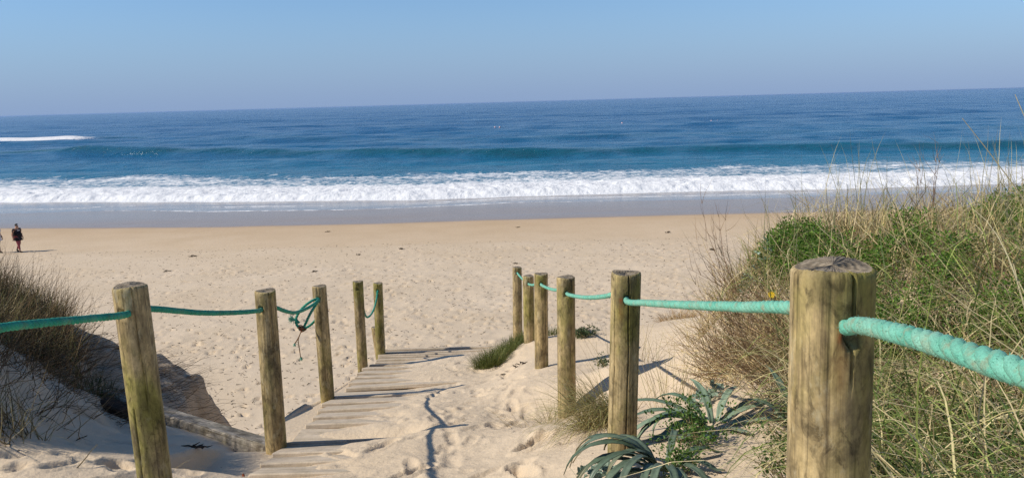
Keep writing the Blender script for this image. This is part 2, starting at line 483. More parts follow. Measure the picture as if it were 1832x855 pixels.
def near_h(x, y):
    h = tps_eval(np.clip(x, -13, 13), np.clip(y, -4, 11))
    h = h + 0.022 * fbm(x, y, 1.3, 4, 2) + 0.10 * fbm(x, y, 0.9, 3, 5) * smooth01(1.1, 1.8, np.abs(x - 0.2)) * smooth01(-1.4, -2.2, -np.abs(x + 1.6) - 0.6)
    bank = smooth01(-2.05, -2.35, x) * smooth01(4.1, 4.6, y) * smooth01(7.2, 6.4, y)
    h = h + bank * (0.11 * np.abs(fbm(x, y, 3.2, 4, 6)) + 0.05 * fbm(x, y, 8.0, 3, 2) - 0.045)
    d = np.maximum(0, y - drop_y(x + 0.07 * fbm(x, y, 5.0, 3, 4) * (x < -1.9)) + 0.05 * fbm(x, y, 3.0, 3, 1) + 0.12 * fbm(x, y, 4.5, 3, 7) * (x < -2.1))
    slope = np.where(x < -1.75, 1.15, 0.62)
    fall = slope * (np.sqrt(d * d + 0.02) - 0.1414)
    return np.maximum(h - np.where(d > 0, fall, 0), beach_h(x, y))

# boardwalk profile (top of planks) and where the sand starts to cover it
PL_Y = [0, 2.5, 4.46, 6.6, 8.94, 9.72, 10.2]
PL_Z = [7.47, 7.40, 7.01, 6.48, 5.97, 5.86, 5.82]
def plank_top(y): return np.interp(y, PL_Y, PL_Z)
COV_Y = [3.4, 4.0, 4.25, 4.5, 4.8, 5.1, 5.5, 5.9, 6.3, 6.7, 7.1, 7.5, 7.9, 8.5, 8.9, 9.2, 9.45, 9.6, 9.9, 10.3]
COV_X = [-1.10, -1.05, -1.05, -0.95, -1.15, -1.10, -1.10, -1.05, -1.0, -1.05, -0.85, -1.2, -1.15, -1.2, -1.35, -1.3, -0.8, -0.4, -0.2, -0.2]

def ground(x, y):
    """height of the sand, boardwalk strip included"""
    x = np.asarray(x, float); y = np.asarray(y, float)
    h = near_h(x, y) - 0.085 * np.exp(-((np.asarray(y, float) - 4.74) / .13) ** 2) * smooth01(-1.5, -1.4, x) * smooth01(-.50, -.75, x)
    xc = np.interp(y, COV_Y, COV_X) + 0.10 * VN[3](y * 2.1, x * 0 + 3.3)
    on = smooth01(3.3, 3.8, y) * smooth01(10.25, 10.1, y)
    strip = plank_top(y) + np.clip((x - xc) * 0.10, -0.045, 0.05)
    w = on * smooth01(-1.80, -1.74, x) * smooth01(0.1, -0.55, x)
    strip = strip - 0.085 * np.exp(-((y - 4.74) / .13) ** 2) * smooth01(-.50, -.75, x)
    # under the planks' raised left edge the sand stays below them
    return h * (1 - w) + np.minimum(strip, np.where(x < xc, strip, np.maximum(strip, h))) * w

# ------------------------------------------------------------------ footprints
def stamp(X, Y, Z, rows, x, y, ang, L, W, depth, rim=0.35, xrow=None):
    """press one foot into a grid (X,Y,Z are 2-D, row-ordered in y)"""
    R = L * 1.1
    i0, i1 = np.searchsorted(rows, [y - R, y + R])
    if i1 - i0 < 2: return
    xr = X[(i0 + i1) // 2] if xrow is None else xrow
    j0, j1 = np.searchsorted(xr, [x - R, x + R])
    if j1 - j0 < 2: return
    dx = X[i0:i1, j0:j1] - x; dy = Y[i0:i1, j0:j1] - y
    c, s = math.cos(ang), math.sin(ang)
    u = (dx * c + dy * s) / (L / 2); v = (-dx * s + dy * c) / (W / 2)
    v = v / (1.0 - 0.22 * np.exp(-((u - 0.05) / 0.35) ** 2) + 0.12 * u)
    r = np.sqrt(np.abs(u) ** 2.4 + np.abs(v) ** 2.4)
    d = -depth * (1 - smooth01(0.62, 1.05, r)) * (1 + 0.45 * u) + rim * depth * np.exp(-((r - 1.22) / 0.2) ** 2)
    Z[i0:i1, j0:j1] += d

# ------------------------------------------------------------------ near sand sheet
def spaced(dense0, dense1, step, lo, hi, growth):
    xs = list(np.arange(dense0, dense1, step))
    s, v = step, dense0
    left = []
    while v > lo: s *= growth; v -= s; left.append(v)
    s, v = step, xs[-1]
    while v < hi: s *= growth; v += s; xs.append(v)
    return np.array(left[::-1] + xs)

gx = spaced(-1.85, 1.3, 0.0135, -14, 14, 1.022)
ys = [-4.0]
while ys[-1] < 1.7: ys.append(ys[-1] + 0.12)
while ys[-1] < 13.2: ys.append(ys[-1] + 0.0052 * ys[-1])
gy = np.array(ys)
X, Y = np.meshgrid(gx, gy)
Z = ground(X, Y)
soft = smooth01(-1.5, -0.9, X) * smooth01(0.9, 0.3, X) * smooth01(10.0, 9.5, Y)
Z += (0.012 * fbm(X, Y, 2.6, 3, 4) + 0.006 * fbm(X, Y, 11, 3, 1)) * (0.25 + soft)
rs = np.random.default_rng(5)
for i in range(130):
    y = rs.uniform(1.9, 9.3) ** 1.0; xc = np.interp(y, COV_Y, COV_X)
    x = rs.uniform(max(xc + 0.1, -1.1), np.interp(y, [2, 5, 9], [0.35, 0.25, -0.05]))
    ang = math.pi / 2 + rs.normal(0, 0.45) + (math.pi if rs.random() < 0.5 else 0)
    stamp(X, Y, Z, gy, x, y, ang, rs.uniform(0.22, 0.31), rs.uniform(0.085, 0.12), rs.uniform(0.004, 0.016) * (1 if x > -0.75 else 0.45), rs.uniform(0.2, 0.5), gx)
for (x, y, a, dp) in [(-0.52, 3.62, 0.95, 0.022), (-0.78, 4.25, 1.1, 0.018), (-0.98, 4.15, 2.2, 0.014), (0.02, 3.35, 1.9, 0.028), (0.08, 3.9, 0.9, 0.025), (-0.9, 3.5, 0.4, 0.014)]:
    stamp(X, Y, Z, gy, x, y, a, 0.29, 0.11, dp, 0.6, gx)
for i in range(260):       # small pocks and kicked lumps, left hollow too
    x = rs.uniform(-3.2, 1.2); y = rs.uniform(2.2, 9)
    if -1.8 < x < np.interp(y, COV_Y, COV_X): continue
    stamp(X, Y, Z, gy, x, y, rs.uniform(0, 6.28), rs.uniform(0.07, 0.2), rs.uniform(0.05, 0.1), rs.choice([-1, 1]) * rs.uniform(0.003, 0.012), 0.3, gx)
for i in range(50):
    x = rs.uniform(-3.0, -1.45); y = rs.uniform(2.5, 3.4)
    stamp(X, Y, Z, gy, x, y, rs.uniform(0, 6.28), rs.uniform(0.1, 0.3), rs.uniform(0.08, 0.14), rs.uniform(0.006, 0.018), 0.5, gx)
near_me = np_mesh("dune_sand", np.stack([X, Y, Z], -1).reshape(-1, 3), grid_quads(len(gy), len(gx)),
                  attrs={"wet": np.zeros(X.size), "soil_shade": smooth01(-2.15, -2.5, X + .12 * fbm(X, Y, 2, 3, 1)) * smooth01(4.3, 5.0, Y + .3 * fbm(X, Y, 1.5, 3, 5)) * smooth01(8.0, 7.0, Y) * np.clip(.75 + .6 * fbm(X, Y, 3, 3, 3), 0, 1)})
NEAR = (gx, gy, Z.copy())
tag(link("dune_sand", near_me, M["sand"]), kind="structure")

def zat(x, y):
    """sand height on the built near sheet"""
    gx_, gy_, Zg = NEAR
    x = np.asarray(x, float); y = np.asarray(y, float)
    j = np.clip(np.searchsorted(gx_, x) - 1, 0, len(gx_) - 2); i = np.clip(np.searchsorted(gy_, y) - 1, 0, len(gy_) - 2)
    u = np.clip((x - gx_[j]) / (gx_[j + 1] - gx_[j]), 0, 1); v = np.clip((y - gy_[i]) / (gy_[i + 1] - gy_[i]), 0, 1)
    return (Zg[i, j] * (1 - u) + Zg[i, j + 1] * u) * (1 - v) + (Zg[i + 1, j] * (1 - u) + Zg[i + 1, j + 1] * u) * v

# ------------------------------------------------------------------ beach sheet
by = [11.0]
while by[-1] < 62: by.append(by[-1] + 0.0046 * by[-1])
while by[-1] < 420: by.append(by[-1] * 1.05)
by = np.array(by)
t = np.linspace(-0.80, 0.80, 640)
side = 0.8 + np.cumsum(0.02 * 1.25 ** np.arange(18))
t = np.r_[-side[::-1], t, side]
BX = t[None, :] * (by[:, None] + 6.0)
BY = np.repeat(by[:, None], len(t), 1)
BZ = beach_h(BX, BY)
BZ = BZ - 0.12 * smooth01(13.0, 12.2, BY)
rough = smooth01(46, 34, BY) * smooth01(10, 14, BY) * (0.25 + 0.95 * smooth01(-.35, .3, fbm(BX, BY, 0.16, 3, 7)))
BZ += (0.032 * fbm(BX, BY, 1.6, 4, 3) + 0.03 * np.maximum(0, fbm(BX, BY, 3.3, 2, 6))) * rough
BZ += 0.006 * fbm(BX, BY, 2.0, 3, 3) * smooth01(58, 46, BY)
rb = np.random.default_rng(21)
def trail(x, y, ang, n, st=0.62):
    for k in range(n):
        sd = 1 if k % 2 else -1
        fx = x - math.sin(ang) * 0.10 * sd; fy = y + math.cos(ang) * 0.10 * sd
        stamp(BX, BY, BZ, by, fx, fy, ang + rb.normal(0, 0.15), rb.uniform(0.25, 0.32), rb.uniform(0.11, 0.15), rb.uniform(0.04, 0.085), 0.6)
        x += math.cos(ang) * st; y += math.sin(ang) * st; ang += rb.normal(0, 0.05)
for i in range(64):
    y = rb.uniform(14, 44); x = rb.uniform(-0.75, 0.7) * y
    trail(x, y, rb.choice([0.0, math.pi]) + rb.normal(0, 0.5), int(rb.integers(8, 26)))
for i in range(14):
    trail(rb.uniform(-3, 3), rb.uniform(13, 17), math.pi / 2 + rb.normal(0, 0.4), int(rb.integers(20, 50)))
for i in range(5200):
    y = 13.5 + 30 * rb.random() ** 1.5; x = rb.uniform(-0.75, 0.72) * (y + 2)
    if float(fbm(np.array(x), np.array(y), 0.22, 3, 4)) + 0.25 * rb.normal() < 0.12: continue
    stamp(BX, BY, BZ, by, x, y, rb.uniform(0, 6.28), rb.uniform(0.16, 0.34), rb.uniform(0.10, 0.2), rb.uniform(0.025, 0.085), 0.5)
ysh = BY - shore_shift(BX)
wob = 1.3 * fbm(BX, BX * 0 + 2.0, 0.05, 4, 2)
wet = np.interp(ysh + wob, [36, 44, 46, 52, 58.0, 58.6, 60, 75], [0.0, 0.10, 0.26, 0.42, 0.58, 0.74, 0.85, 1.0])
wet = np.clip(wet + 0.10 * fbm(BX, BY, 0.08, 3, 4) * smooth01(40, 47, BY) * smooth01(58, 54, BY), 0, 1)
wet = np.clip(wet + .16 * fbm(BX * .12, ysh + .8 * np.sin(BX * .09), 0.45, 3, 1) * smooth01(58.8, 61, ysh), 0, 1)
beach_me = np_mesh("beach_sand", np.stack([BX, BY, BZ], -1).reshape(-1, 3), grid_quads(len(by), len(t)), attrs={"wet": wet})
tag(link("beach_sand", beach_me, M["sand"]), kind="structure")

# ------------------------------------------------------------------ sea
sy = list(np.arange(60, 73, 0.3)) + list(np.arange(73, 83, 0.13)) + list(np.arange(83, 110, 0.25))
while sy[-1] < 1300: sy.append(sy[-1] * 1.0075)
while sy[-1] < 28000: sy.append(sy[-1] * 1.05)
sy = np.array(sy)
st = np.r_[-np.geomspace(4, 0.81, 12), np.linspace(-0.80, 0.80, 490), np.geomspace(0.81, 4, 12)]
SX = np.clip(st[None, :] * sy[:, None], -39000, 39000)
SY = np.repeat(sy[:, None], len(st), 1)
sh = shore_shift(SX)
yy = SY - sh
rw = np.random.default_rng(3)
SZ = np.zeros_like(SX)
cell = np.maximum(SY * 0.0075, SX * 0 + 0.2)
for i in range(46):        # wind sea and swell, mostly running to the shore
    lam = 2.2 * (60 / 2.2) ** (i / 45) * rw.uniform(0.9, 1.1)
    th = rw.normal(-math.pi / 2, 0.45 if lam < 18 else 0.16)
    kx, ky = 2 * math.pi / lam * math.cos(th), 2 * math.pi / lam * math.sin(th)
    A = 0.0062 * lam ** 0.75
    vis = np.clip(lam / (3.0 * cell) - 1, 0, 1)
    SZ += A * vis * np.sin(kx * SX + ky * SY + rw.uniform(0, 6.28))
SZ *= smooth01(92, 125, yy) * 0.95 + 0.05
# the green swell rising before it breaks
yc = np.interp(SX, [-130, -60, 0, 45, 90], [186, 166, 134, 128, 122]) + 3 * fbm(SX, SX * 0, 0.02, 3) 
q = SY - yc
amp = 1.25 + 0.35 * fbm(SX, SX * 0 + 9, 0.025, 2, 3)
swell = amp * np.where(q < 0, np.exp(-(q / 4.2) ** 2), np.exp(-(q / 9.0) ** 2))
yc2 = yc + 62 + 9 * fbm(SX, SX * 0 + 5, 0.012, 2, 1)
q2 = SY - yc2
swell += 0.6 * (0.6 + 0.6 * fbm(SX, SX * 0 + 2, 0.015, 2, 6)) * np.exp(-(q2 / 7.0) ** 2)
yc3 = yc + 130; q3 = SY - yc3
swell += 0.7 * (0.5 + 0.8 * fbm(SX, SX * 0 + 4, 0.01, 2, 2)) * np.exp(-(q3 / 9.0) ** 2)
SZ += swell
face = np.clip(np.exp(-((q + 2.4) / 2.8) ** 2) * 1.0 * amp * (0.75 + 0.5 * fbm(SX, SY * 0.4, 0.12, 3, 1)), 0, 1) * 0.82 + 0.25 * np.clip(np.exp(-((q2 + 3) / 4.0) ** 2), 0, 1)
# white water: a broken wave rolling up the sand
yf = 75.4 + 0.085 * np.maximum(0, -10 - SX) + 0.8 * fbm(SX, SX * 0 + 1, 0.10, 4, 5) + 0.3 * fbm(SX, SX * 0 + 6, 0.5, 2, 3)
f = yy - yf
bore = 0.50 * smooth01(-0.15, 1.7, f) * (1 - smooth01(3, 26, f) * 0.9)
lump = fbm(SX, SY, 0.9, 4, 1) + 0.6 * np.abs(fbm(SX, SY, 2.2, 3, 4))
bore += smooth01(0.0, 0.8, f) * smooth01(11, 2, f) * 0.22 * lump + smooth01(3, 5, f) * smooth01(28, 16, f) * 0.11 * lump
SZ += bore
foam = np.clip(smooth01(-0.9, -0.2, f) * (1.0 - 0.36 * smooth01(6, 14, f)) * smooth01(34 + 5 * fbm(SX, SY, 0.06, 2, 2), 22, f + 5 * fbm(SX, SY, 0.10, 3, 6)) + 0.0, 0, 1)
streak = np.clip(fbm(SX * 0.35, SY, 0.28, 4, 2) * 1.4, 0, 1)
foam = np.where((f > 9), foam * (0.86 + 0.25 * streak), foam)
# swash: a thin sheet running up the wet sand, with foam along its lobed edge
edge = 69.2 + 2.2 * fbm(SX, SX * 0 + 3, 0.05, 3, 6) - 1.4 * np.abs(np.sin(SX * 0.07 + 0.6 * np.sin(SX * 0.031)))
e = yy - edge
BH = beach_h(SX, SY)
film = smooth01(4.0, 0.3, f)
sheet = BH + 0.014 * smooth01(0.0, 1.5, e) + 0.02 * smooth01(-6, 0, f) + 0.008 * fbm(SX, SY, 0.8, 3, 2)
sheet = np.where(e < 0, BH - 0.25 * smooth01(0, -1.0, e) - 0.004, sheet)
SZ = np.where(f < 0, np.where(e < 0, sheet, np.maximum(sheet, -0.0 + 0.01)), np.maximum(SZ, BH + 0.03))
edge2 = edge + 3.6 + 1.2 * fbm(SX, SX * 0 + 7, 0.08, 3, 1)
foam = np.maximum(foam, 0.95 * np.exp(-((e - 0.40) / 0.35) ** 2) * np.clip(0.55 + 0.9 * fbm(SX, SX * 0 + 8, 0.05, 2, 4), 0, 1))
foam = np.maximum(foam, 0.85 * np.exp(-((yy - edge2) / 0.40) ** 2) * np.clip(0.4 + fbm(SX, SX * 0 + 8, 0.05, 2, 2), 0, 1))
foam = np.maximum(foam, np.clip(0.42 * smooth01(-5.5, -0.3, f) * (0.6 + 0.6 * fbm(SX, SY, 0.3, 3, 3)), 0, 1) * (f < 0) * (e > 0))
# a wave breaking on the outer bar, far left
bx = np.clip((SX + 178) / 45.0, -3, 3); yb = 272 + 0.02 * (SX + 150) + 2.5 * fbm(SX, SX * 0, 0.05, 2)
env = smooth01(1.0, 0.55, np.abs(bx)) * (SX < -120)
qb = SY - yb
SZ += env * 1.9 * np.where(qb < 0, np.exp(-(qb / 2.4) ** 2), np.exp(-(qb / 9.0) ** 2))
foam = np.maximum(foam, env * np.clip(1.0 * smooth01(-4.5, -2.5, qb) * smooth01(7 + 5 * fbm(SX, SY, 0.1, 2), 2, qb), 0, 1))
env2 = smooth01(1.0, 0.2, np.abs((SX + 136) / 18.0))
SZ += env2 * 0.7 * np.exp(-((SY - 279) / 3.0) ** 2)
face = np.maximum(face, env2 * np.exp(-((SY - 276.5) / 2.2) ** 2) * 0.6)
farA = np.clip((np.log(np.maximum(yy, 80)) - math.log(85)) / (math.log(900) - math.log(85)), 0, 1)
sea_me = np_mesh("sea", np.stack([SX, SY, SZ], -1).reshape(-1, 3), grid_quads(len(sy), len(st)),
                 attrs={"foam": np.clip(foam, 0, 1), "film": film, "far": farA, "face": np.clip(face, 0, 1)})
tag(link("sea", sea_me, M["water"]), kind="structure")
# ------------------------------------------------------------------ posts
def frame_from(axis):
    a = Vector(axis).normalized()
    u = Vector((1, 0, 0)) - a * a.x
    u.normalize()
    return u, a.cross(u), a

def build_post(top, bot, radius, seed, segs=56, holes=(), cracks=(), extra=0.6, chamfer=0.009, hole_r=0.017, stain=None):
    """round timber post; local origin at its foot, z up its axis. holes: (angle, depth below top); cracks: (angle, from, to, depth)"""
    rg = np.random.default_rng(seed)
    top = Vector(top); bot = Vector(bot)
    ax = (top - bot).normalized()
    bot = bot - ax * extra
    H = (top - bot).length
    zs = list(np.linspace(0, H - 0.5, 8)) + list(np.linspace(H - 0.48, H - chamfer, 46 if segs > 60 else 26))
    zs = np.array(sorted(zs))
    th = np.arange(segs) / segs * 2 * np.pi
    ph = rg.uniform(0, 6.28, 6)
    V = []
    def rad(z, th):
        r = radius * (1 + 0.018 * np.sin(2 * th + ph[0] + z * 1.1) + 0.012 * np.sin(3 * th + ph[1] - z * 2) + 0.008 * np.sin(5 * z + ph[2]) + 0.006 * np.sin(9 * th + ph[3] + 3 * z))
        r = r * (1.03 - 0.03 * z / H)
        for (a, z0, z1, dp) in cracks:
            zt = H - z
            if z0 <= zt <= z1:
                fade = min(1, (z1 - zt) / 0.08 + 0.05)
                aa = a + 0.05 * math.sin(zt * 6 + ph[4]) + 0.02 * math.sin(zt * 23)
                d = np.abs((th - aa + np.pi) % (2 * np.pi) - np.pi)
                w = max(2 * np.pi / segs * 0.95, 0.045)
                r = r - dp * fade * np.clip(1 - d / w, 0, 1)
        for (a, zt) in holes:
            d = np.abs((th - a + np.pi) % (2 * np.pi) - np.pi) * radius
            rr = np.sqrt(d ** 2 + (H - z - zt) ** 2)
            r = r - 0.030 * (1 - smooth01(hole_r * 0.75, hole_r * 1.15, rr))
        return r
    for z in zs:
        r = rad(z, th); V.append(np.stack([r * np.cos(th), r * np.sin(th), np.full(segs, z)], -1))
    r = rad(zs[-1], th)
    for fr, dz in ((0.965, 0.006), (0.90, 0.0088), (0.6, 0.009), (0.3, 0.008)):
        zz = H - chamfer + dz + 0.0035 * np.sin(th * 2 + ph[5]) + rg.normal(0, 0.0006, segs)
        V.append(np.stack([r * fr * np.cos(th), r * fr * np.sin(th), zz], -1))
    nr = len(V)
    V = np.concatenate(V)
    q = []
    i = np.arange(segs)
    for k in range(nr - 1):
        q.append(np.stack([k * segs + i, k * segs + (i + 1) % segs, (k + 1) * segs + (i + 1) % segs, (k + 1) * segs + i], -1))
    q = np.concatenate(q)
    V = np.r_[V, [[0, 0, H - chamfer + 0.010], [0, 0, 0]]]
    c = len(V) - 2
    t = np.r_[np.stack([(nr - 1) * segs + i, (nr - 1) * segs + (i + 1) % segs, np.full(segs, c)], -1),
              np.stack([(i + 1) % segs, i, np.full(segs, c + 1)], -1)]
    A0 = np.arctan2(V[:, 1], V[:, 0])
    sa = np.zeros(len(V))
    if stain:
        dd = ((A0 - stain[0] + np.pi) % (2 * np.pi) - np.pi) * radius
        sa = np.exp(-(dd / .007) ** 2 - ((H - V[:, 2] - stain[1]) / .009) ** 2) + .35 * np.exp(-(dd / .012) ** 2 - ((H - V[:, 2] - stain[1] - .05) / .04) ** 2)
    me = np_mesh("post", V, q, t, True, {"rust": np.clip(sa, 0, 1)})
    me.materials.append(M["post"]); me.materials.append(M["post_end"])
    mi = np.zeros(len(me.polygons), np.int32)
    mi[(nr - 3) * segs:] = 1
    mi[-segs:] = 0
    me.polygons.foreach_set("material_index", mi)
    me.polygons.foreach_set("use_smooth", mi == 0)
    o = link("wooden_post", me)
    u, v, a = frame_from(ax)
    o.matrix_world = Matrix((u.to_4d(), v.to_4d(), a.to_4d(), bot.to_4d())).transposed()
    for r_ in range(3): o.matrix_world[3][r_] = 0
    o.matrix_world[3][3] = 1
    return o

FR = -math.pi / 2     # angle facing back along the path, to the viewer
R_POSTS = [  # top, bottom, radius, hole depth below top, cracks, label
    ((.474, 1.143, 8.748), (.484, 1.143, 8.2), .0610, .090, [(FR + 0.16, 0, .17, .034), (FR - 0.35, 0, .30, .0018), (FR + .42, 0, .12, .0015)], "thick weathered post in the right foreground with a deep split above its rope hole"),
    ((.462, 3.150, 8.302), (.444, 3.15, 7.55), .0600, .100, [(FR + 0.10, 0, 1.1, .030), (FR - .9, .1, .8, .008)], "right-hand post split lengthwise, strap-leaved plants at its foot"),
    ((.342, 5.008, 7.871), (.335, 5.008, 6.92), .0600, .098, [(FR + .5, 0, .3, .010)], "third right-hand post with dry grass leaning against its foot"),
    ((.241, 6.616, 7.544), (.228, 6.616, 6.68), .0595, .083, [(FR + .6, 0, .6, .016)], "fourth right-hand post standing just right of the short green grass mound"),
    ((.163, 8.267, 7.160), (.157, 8.267, 6.40), .0580, .078, [(FR, 0, .2, .006)], "shortest right-hand post rising out of green grass behind the fourth"),
    ((.052, 9.466, 7.003), (.035, 9.466, 6.08), .0580, .065, [(FR - .2, 0, .12, .02)], "farthest right-hand post where the rope ends, notched at its top"),
]
L_POSTS = [
    ((-1.395, 2.803, 8.382), (-1.378, 2.803, 7.40), .0605, .095, [(FR + .55, .0, .5, .012), (FR - .3, .45, 1.2, .014)], "nearest left-hand post, leaning slightly left over the shaded hollow"),
    ((-1.441, 4.462, 7.964), (-1.451, 4.462, 7.00), .0605, .100, [(FR + .7, 0, .35, .012)], "second left-hand post where the shaded beam meets the boardwalk"),
    ((-1.667, 6.607, 7.492), (-1.663, 6.607, 6.47), .0595, .105, [(FR - .1, 0, .12, .012)], "left-hand post with the knotted rope loop tied round its hole"),
    ((-1.803, 8.936, 7.002), (-1.807, 8.936, 5.95), .0590, .083, [(FR + .3, .0, .4, .008)], "left-hand post with an empty rope hole near its top"),
    ((-1.709, 9.719, 6.797), (-1.725, 9.719, 5.87), .0585, .095, [(FR + .2, 0, .3, .008)], "farthest left-hand post at the lower end of the boardwalk"),
]
for i, (tp, bt, r, hd, cr, lab) in enumerate(R_POSTS):
    ang = FR + (0.16 if i == 0 else 0.0)
    o = build_post(tp, bt, r, 40 + i, 200 if i < 2 else 56, [(ang, hd)], cr, 0.45, hole_r=0.017, stain=((FR - 0.14, .092) if i == 0 else (FR - .45, .105) if i == 1 else None))
    tag(o, lab, "post", "right-hand row of path posts")
for i, (tp, bt, r, hd, cr, lab) in enumerate(L_POSTS):
    ang = FR + (-0.25 if i < 2 else 0)
    o = build_post(tp, bt, r, 60 + i, 110 if i < 2 else 56, [(ang, hd)], cr, 0.5 if i < 2 else 1.5, hole_r=0.017)
    tag(o, lab, "post", "left-hand row of path posts")
o = build_post((-2.01, 11.0, 5.86), (-1.985, 11.0, 5.55), .055, 77, 32, (), (), 2.2)
tag(o, "low wooden stake just showing behind the farthest left-hand post", "post", "left-hand row of path posts")

# ------------------------------------------------------------------ ropes
def catmull(P, ds):
    P = np.asarray(P, float)
    Q = np.r_[[2 * P[0] - P[1]], P, [2 * P[-1] - P[-2]]]
    out = []
    for i in range(1, len(Q) - 2):
        a, b, c, d = Q[i - 1], Q[i], Q[i + 1], Q[i + 2]
        n = max(2, int(np.linalg.norm(c - b) / ds))
        t = (np.arange(n) / n)[:, None]
        # centripetal-like: limit tangents to the segment's length
        L = np.linalg.norm(c - b)
        m1 = (c - a); m1 = m1 / (np.linalg.norm(m1) + 1e-9) * L
        m2 = (d - b); m2 = m2 / (np.linalg.norm(m2) + 1e-9) * L
        out.append((2 * t ** 3 - 3 * t ** 2 + 1) * b + (t ** 3 - 2 * t ** 2 + t) * m1 + (-2 * t ** 3 + 3 * t ** 2) * c + (t ** 3 - t ** 2) * m2)
    out.append(Q[-2][None])
    return np.concatenate(out)

def frames(C):
    T = np.gradient(C, axis=0); T /= np.linalg.norm(T, axis=1)[:, None] + 1e-12
    U = np.zeros_like(T)
    u = np.cross(T[0], [0.13, 0.2, 1.0]); u /= np.linalg.norm(u)
    for i in range(len(T)):
        u = u - T[i] * (u @ T[i]); u /= np.linalg.norm(u); U[i] = u
    return T, U, np.cross(T, U)

def tube(C, r, n=6, squash=None):
    T, U, W = frames(C)
    a = np.arange(n) / n * 2 * np.pi
    r = np.broadcast_to(np.asarray(r, float), (len(C),))
    V = C[:, None] + r[:, None, None] * (np.cos(a)[None, :, None] * U[:, None] + np.sin(a)[None, :, None] * W[:, None])
    i = np.arange(n); q = []
    k = np.arange(len(C) - 1)[:, None] * n
    q = np.stack([k + i, k + (i + 1) % n, k + n + (i + 1) % n, k + n + i], -1).reshape(-1, 4)
    V = np.r_[V.reshape(-1, 3), C[:1], C[-1:]]
    e0, e1 = len(V) - 2, len(V) - 1
    t = np.r_[np.stack([(i + 1) % n, i, np.full(n, e0)], -1), np.stack([(len(C) - 1) * n + i, (len(C) - 1) * n + (i + 1) % n, np.full(n, e1)], -1)]
    return V, q, t

def spans(*P, sag=0.012):
    """support points joined by slightly slack spans"""
    out = []
    for a, b in zip(P[:-1], P[1:]):
        a = np.array(a, float); b = np.array(b, float)
        out.append(a)
        L = np.linalg.norm(b - a)
        if L > .5:
            sg = .0015 if a[1] < 2 else sag
            for f in (.2, .4, .6, .8): out.append(a + (b - a) * f - np.array([0, 0, 4 * sg * L * f * (1 - f)]))
    out.append(np.array(P[-1], float))
    return out

def rope_parts(root, P, R, mat, pitch=0.074, ds=0.007, fuzz=0, name="strand"):
    C = catmull(P, ds)
    s = np.r_[0, np.cumsum(np.linalg.norm(np.diff(C, axis=0), axis=1))]
    T, U, W = frames(C)
    for k in range(3):
        a = 2 * np.pi * (s / pitch + k / 3)
        H = C + 0.405 * R * (np.cos(a)[:, None] * U + np.sin(a)[:, None] * W)
        V, q, t = tube(H, 0.635 * R * (1 + .05 * np.sin(s * 61 + k)), 10)
        link(name, np_mesh(name, V, q, t), mat, root)
    if fuzz:
        rg = np.random.default_rng(9)
        i = rg.integers(0, len(C), fuzz); a = rg.uniform(0, 6.28, fuzz)
        n = np.cos(a)[:, None] * U[i] + np.sin(a)[:, None] * W[i]
        b = C[i] + n * R * 0.9
        d = n * rg.uniform(.4, 1, fuzz)[:, None] + T[i] * rg.normal(0, .9, fuzz)[:, None]
        d /= np.linalg.norm(d, axis=1)[:, None]
        L = rg.uniform(.0015, .005, fuzz)[:, None]
        sd = np.cross(d, rg.normal(size=(fuzz, 3))); sd /= np.linalg.norm(sd, axis=1)[:, None]
        V = np.stack([b - sd * .00045, b + sd * .00045, b + d * L], 1).reshape(-1, 3)
        o = link("fuzz", np_mesh("fuzz", V, None, np.arange(fuzz * 3).reshape(-1, 3)), mat, root)
        o["kind"] = "stuff"

rope_r = empty("handrail_rope", (.47, 1.1, 8.67))
tag(rope_r, "pale turquoise rope threaded through the right-hand row of posts", "rope")
rope_parts(rope_r, spans((.15, -.7, 9.03), (.328, .3, 8.850), (.377, .57, 8.790), (.399, .72, 8.763), (.428, .88, 8.728), (.462, 1.03, 8.690), (.472, 1.08, 8.672), (.476, 1.15, 8.668), (.470, 1.22, 8.662),                     (.452, 3.05, 8.204), (.460, 3.15, 8.200), (.452, 3.25, 8.190), (.346, 4.93, 7.775), (.342, 5.01, 7.774), (.334, 5.09, 7.765),                     (.238, 6.54, 7.463), (.241, 6.62, 7.462), (.236, 6.70, 7.452), (.165, 8.19, 7.085), (.163, 8.27, 7.083), (.150, 8.35, 7.07), (.057, 9.38, 6.945), (.052, 9.46, 6.94)),
           (.0114), M["rope_pale"], fuzz=16000)
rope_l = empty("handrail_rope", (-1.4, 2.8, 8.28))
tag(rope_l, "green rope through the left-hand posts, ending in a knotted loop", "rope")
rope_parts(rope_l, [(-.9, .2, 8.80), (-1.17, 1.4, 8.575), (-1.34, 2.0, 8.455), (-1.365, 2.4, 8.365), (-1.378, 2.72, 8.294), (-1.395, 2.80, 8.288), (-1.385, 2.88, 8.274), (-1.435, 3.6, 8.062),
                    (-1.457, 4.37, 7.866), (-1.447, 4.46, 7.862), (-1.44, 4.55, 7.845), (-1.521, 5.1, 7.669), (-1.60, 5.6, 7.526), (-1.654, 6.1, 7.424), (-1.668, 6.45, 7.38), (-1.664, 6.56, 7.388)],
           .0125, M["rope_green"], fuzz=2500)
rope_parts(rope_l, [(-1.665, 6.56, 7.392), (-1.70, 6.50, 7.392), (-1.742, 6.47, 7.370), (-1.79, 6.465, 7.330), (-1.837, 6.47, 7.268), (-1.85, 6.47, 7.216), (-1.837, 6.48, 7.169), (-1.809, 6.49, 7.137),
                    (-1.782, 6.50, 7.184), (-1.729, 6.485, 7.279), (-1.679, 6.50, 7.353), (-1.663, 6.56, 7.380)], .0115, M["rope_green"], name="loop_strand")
rope_parts(rope_l, [(-1.819, 6.51, 7.142), (-1.79, 6.53, 7.143), (-1.765, 6.57, 7.150), (-1.735, 6.62, 7.173), (-1.70, 6.68, 7.22), (-1.66, 6.69, 7.27)], .0108, M["rope_green"], name="loop_strand")
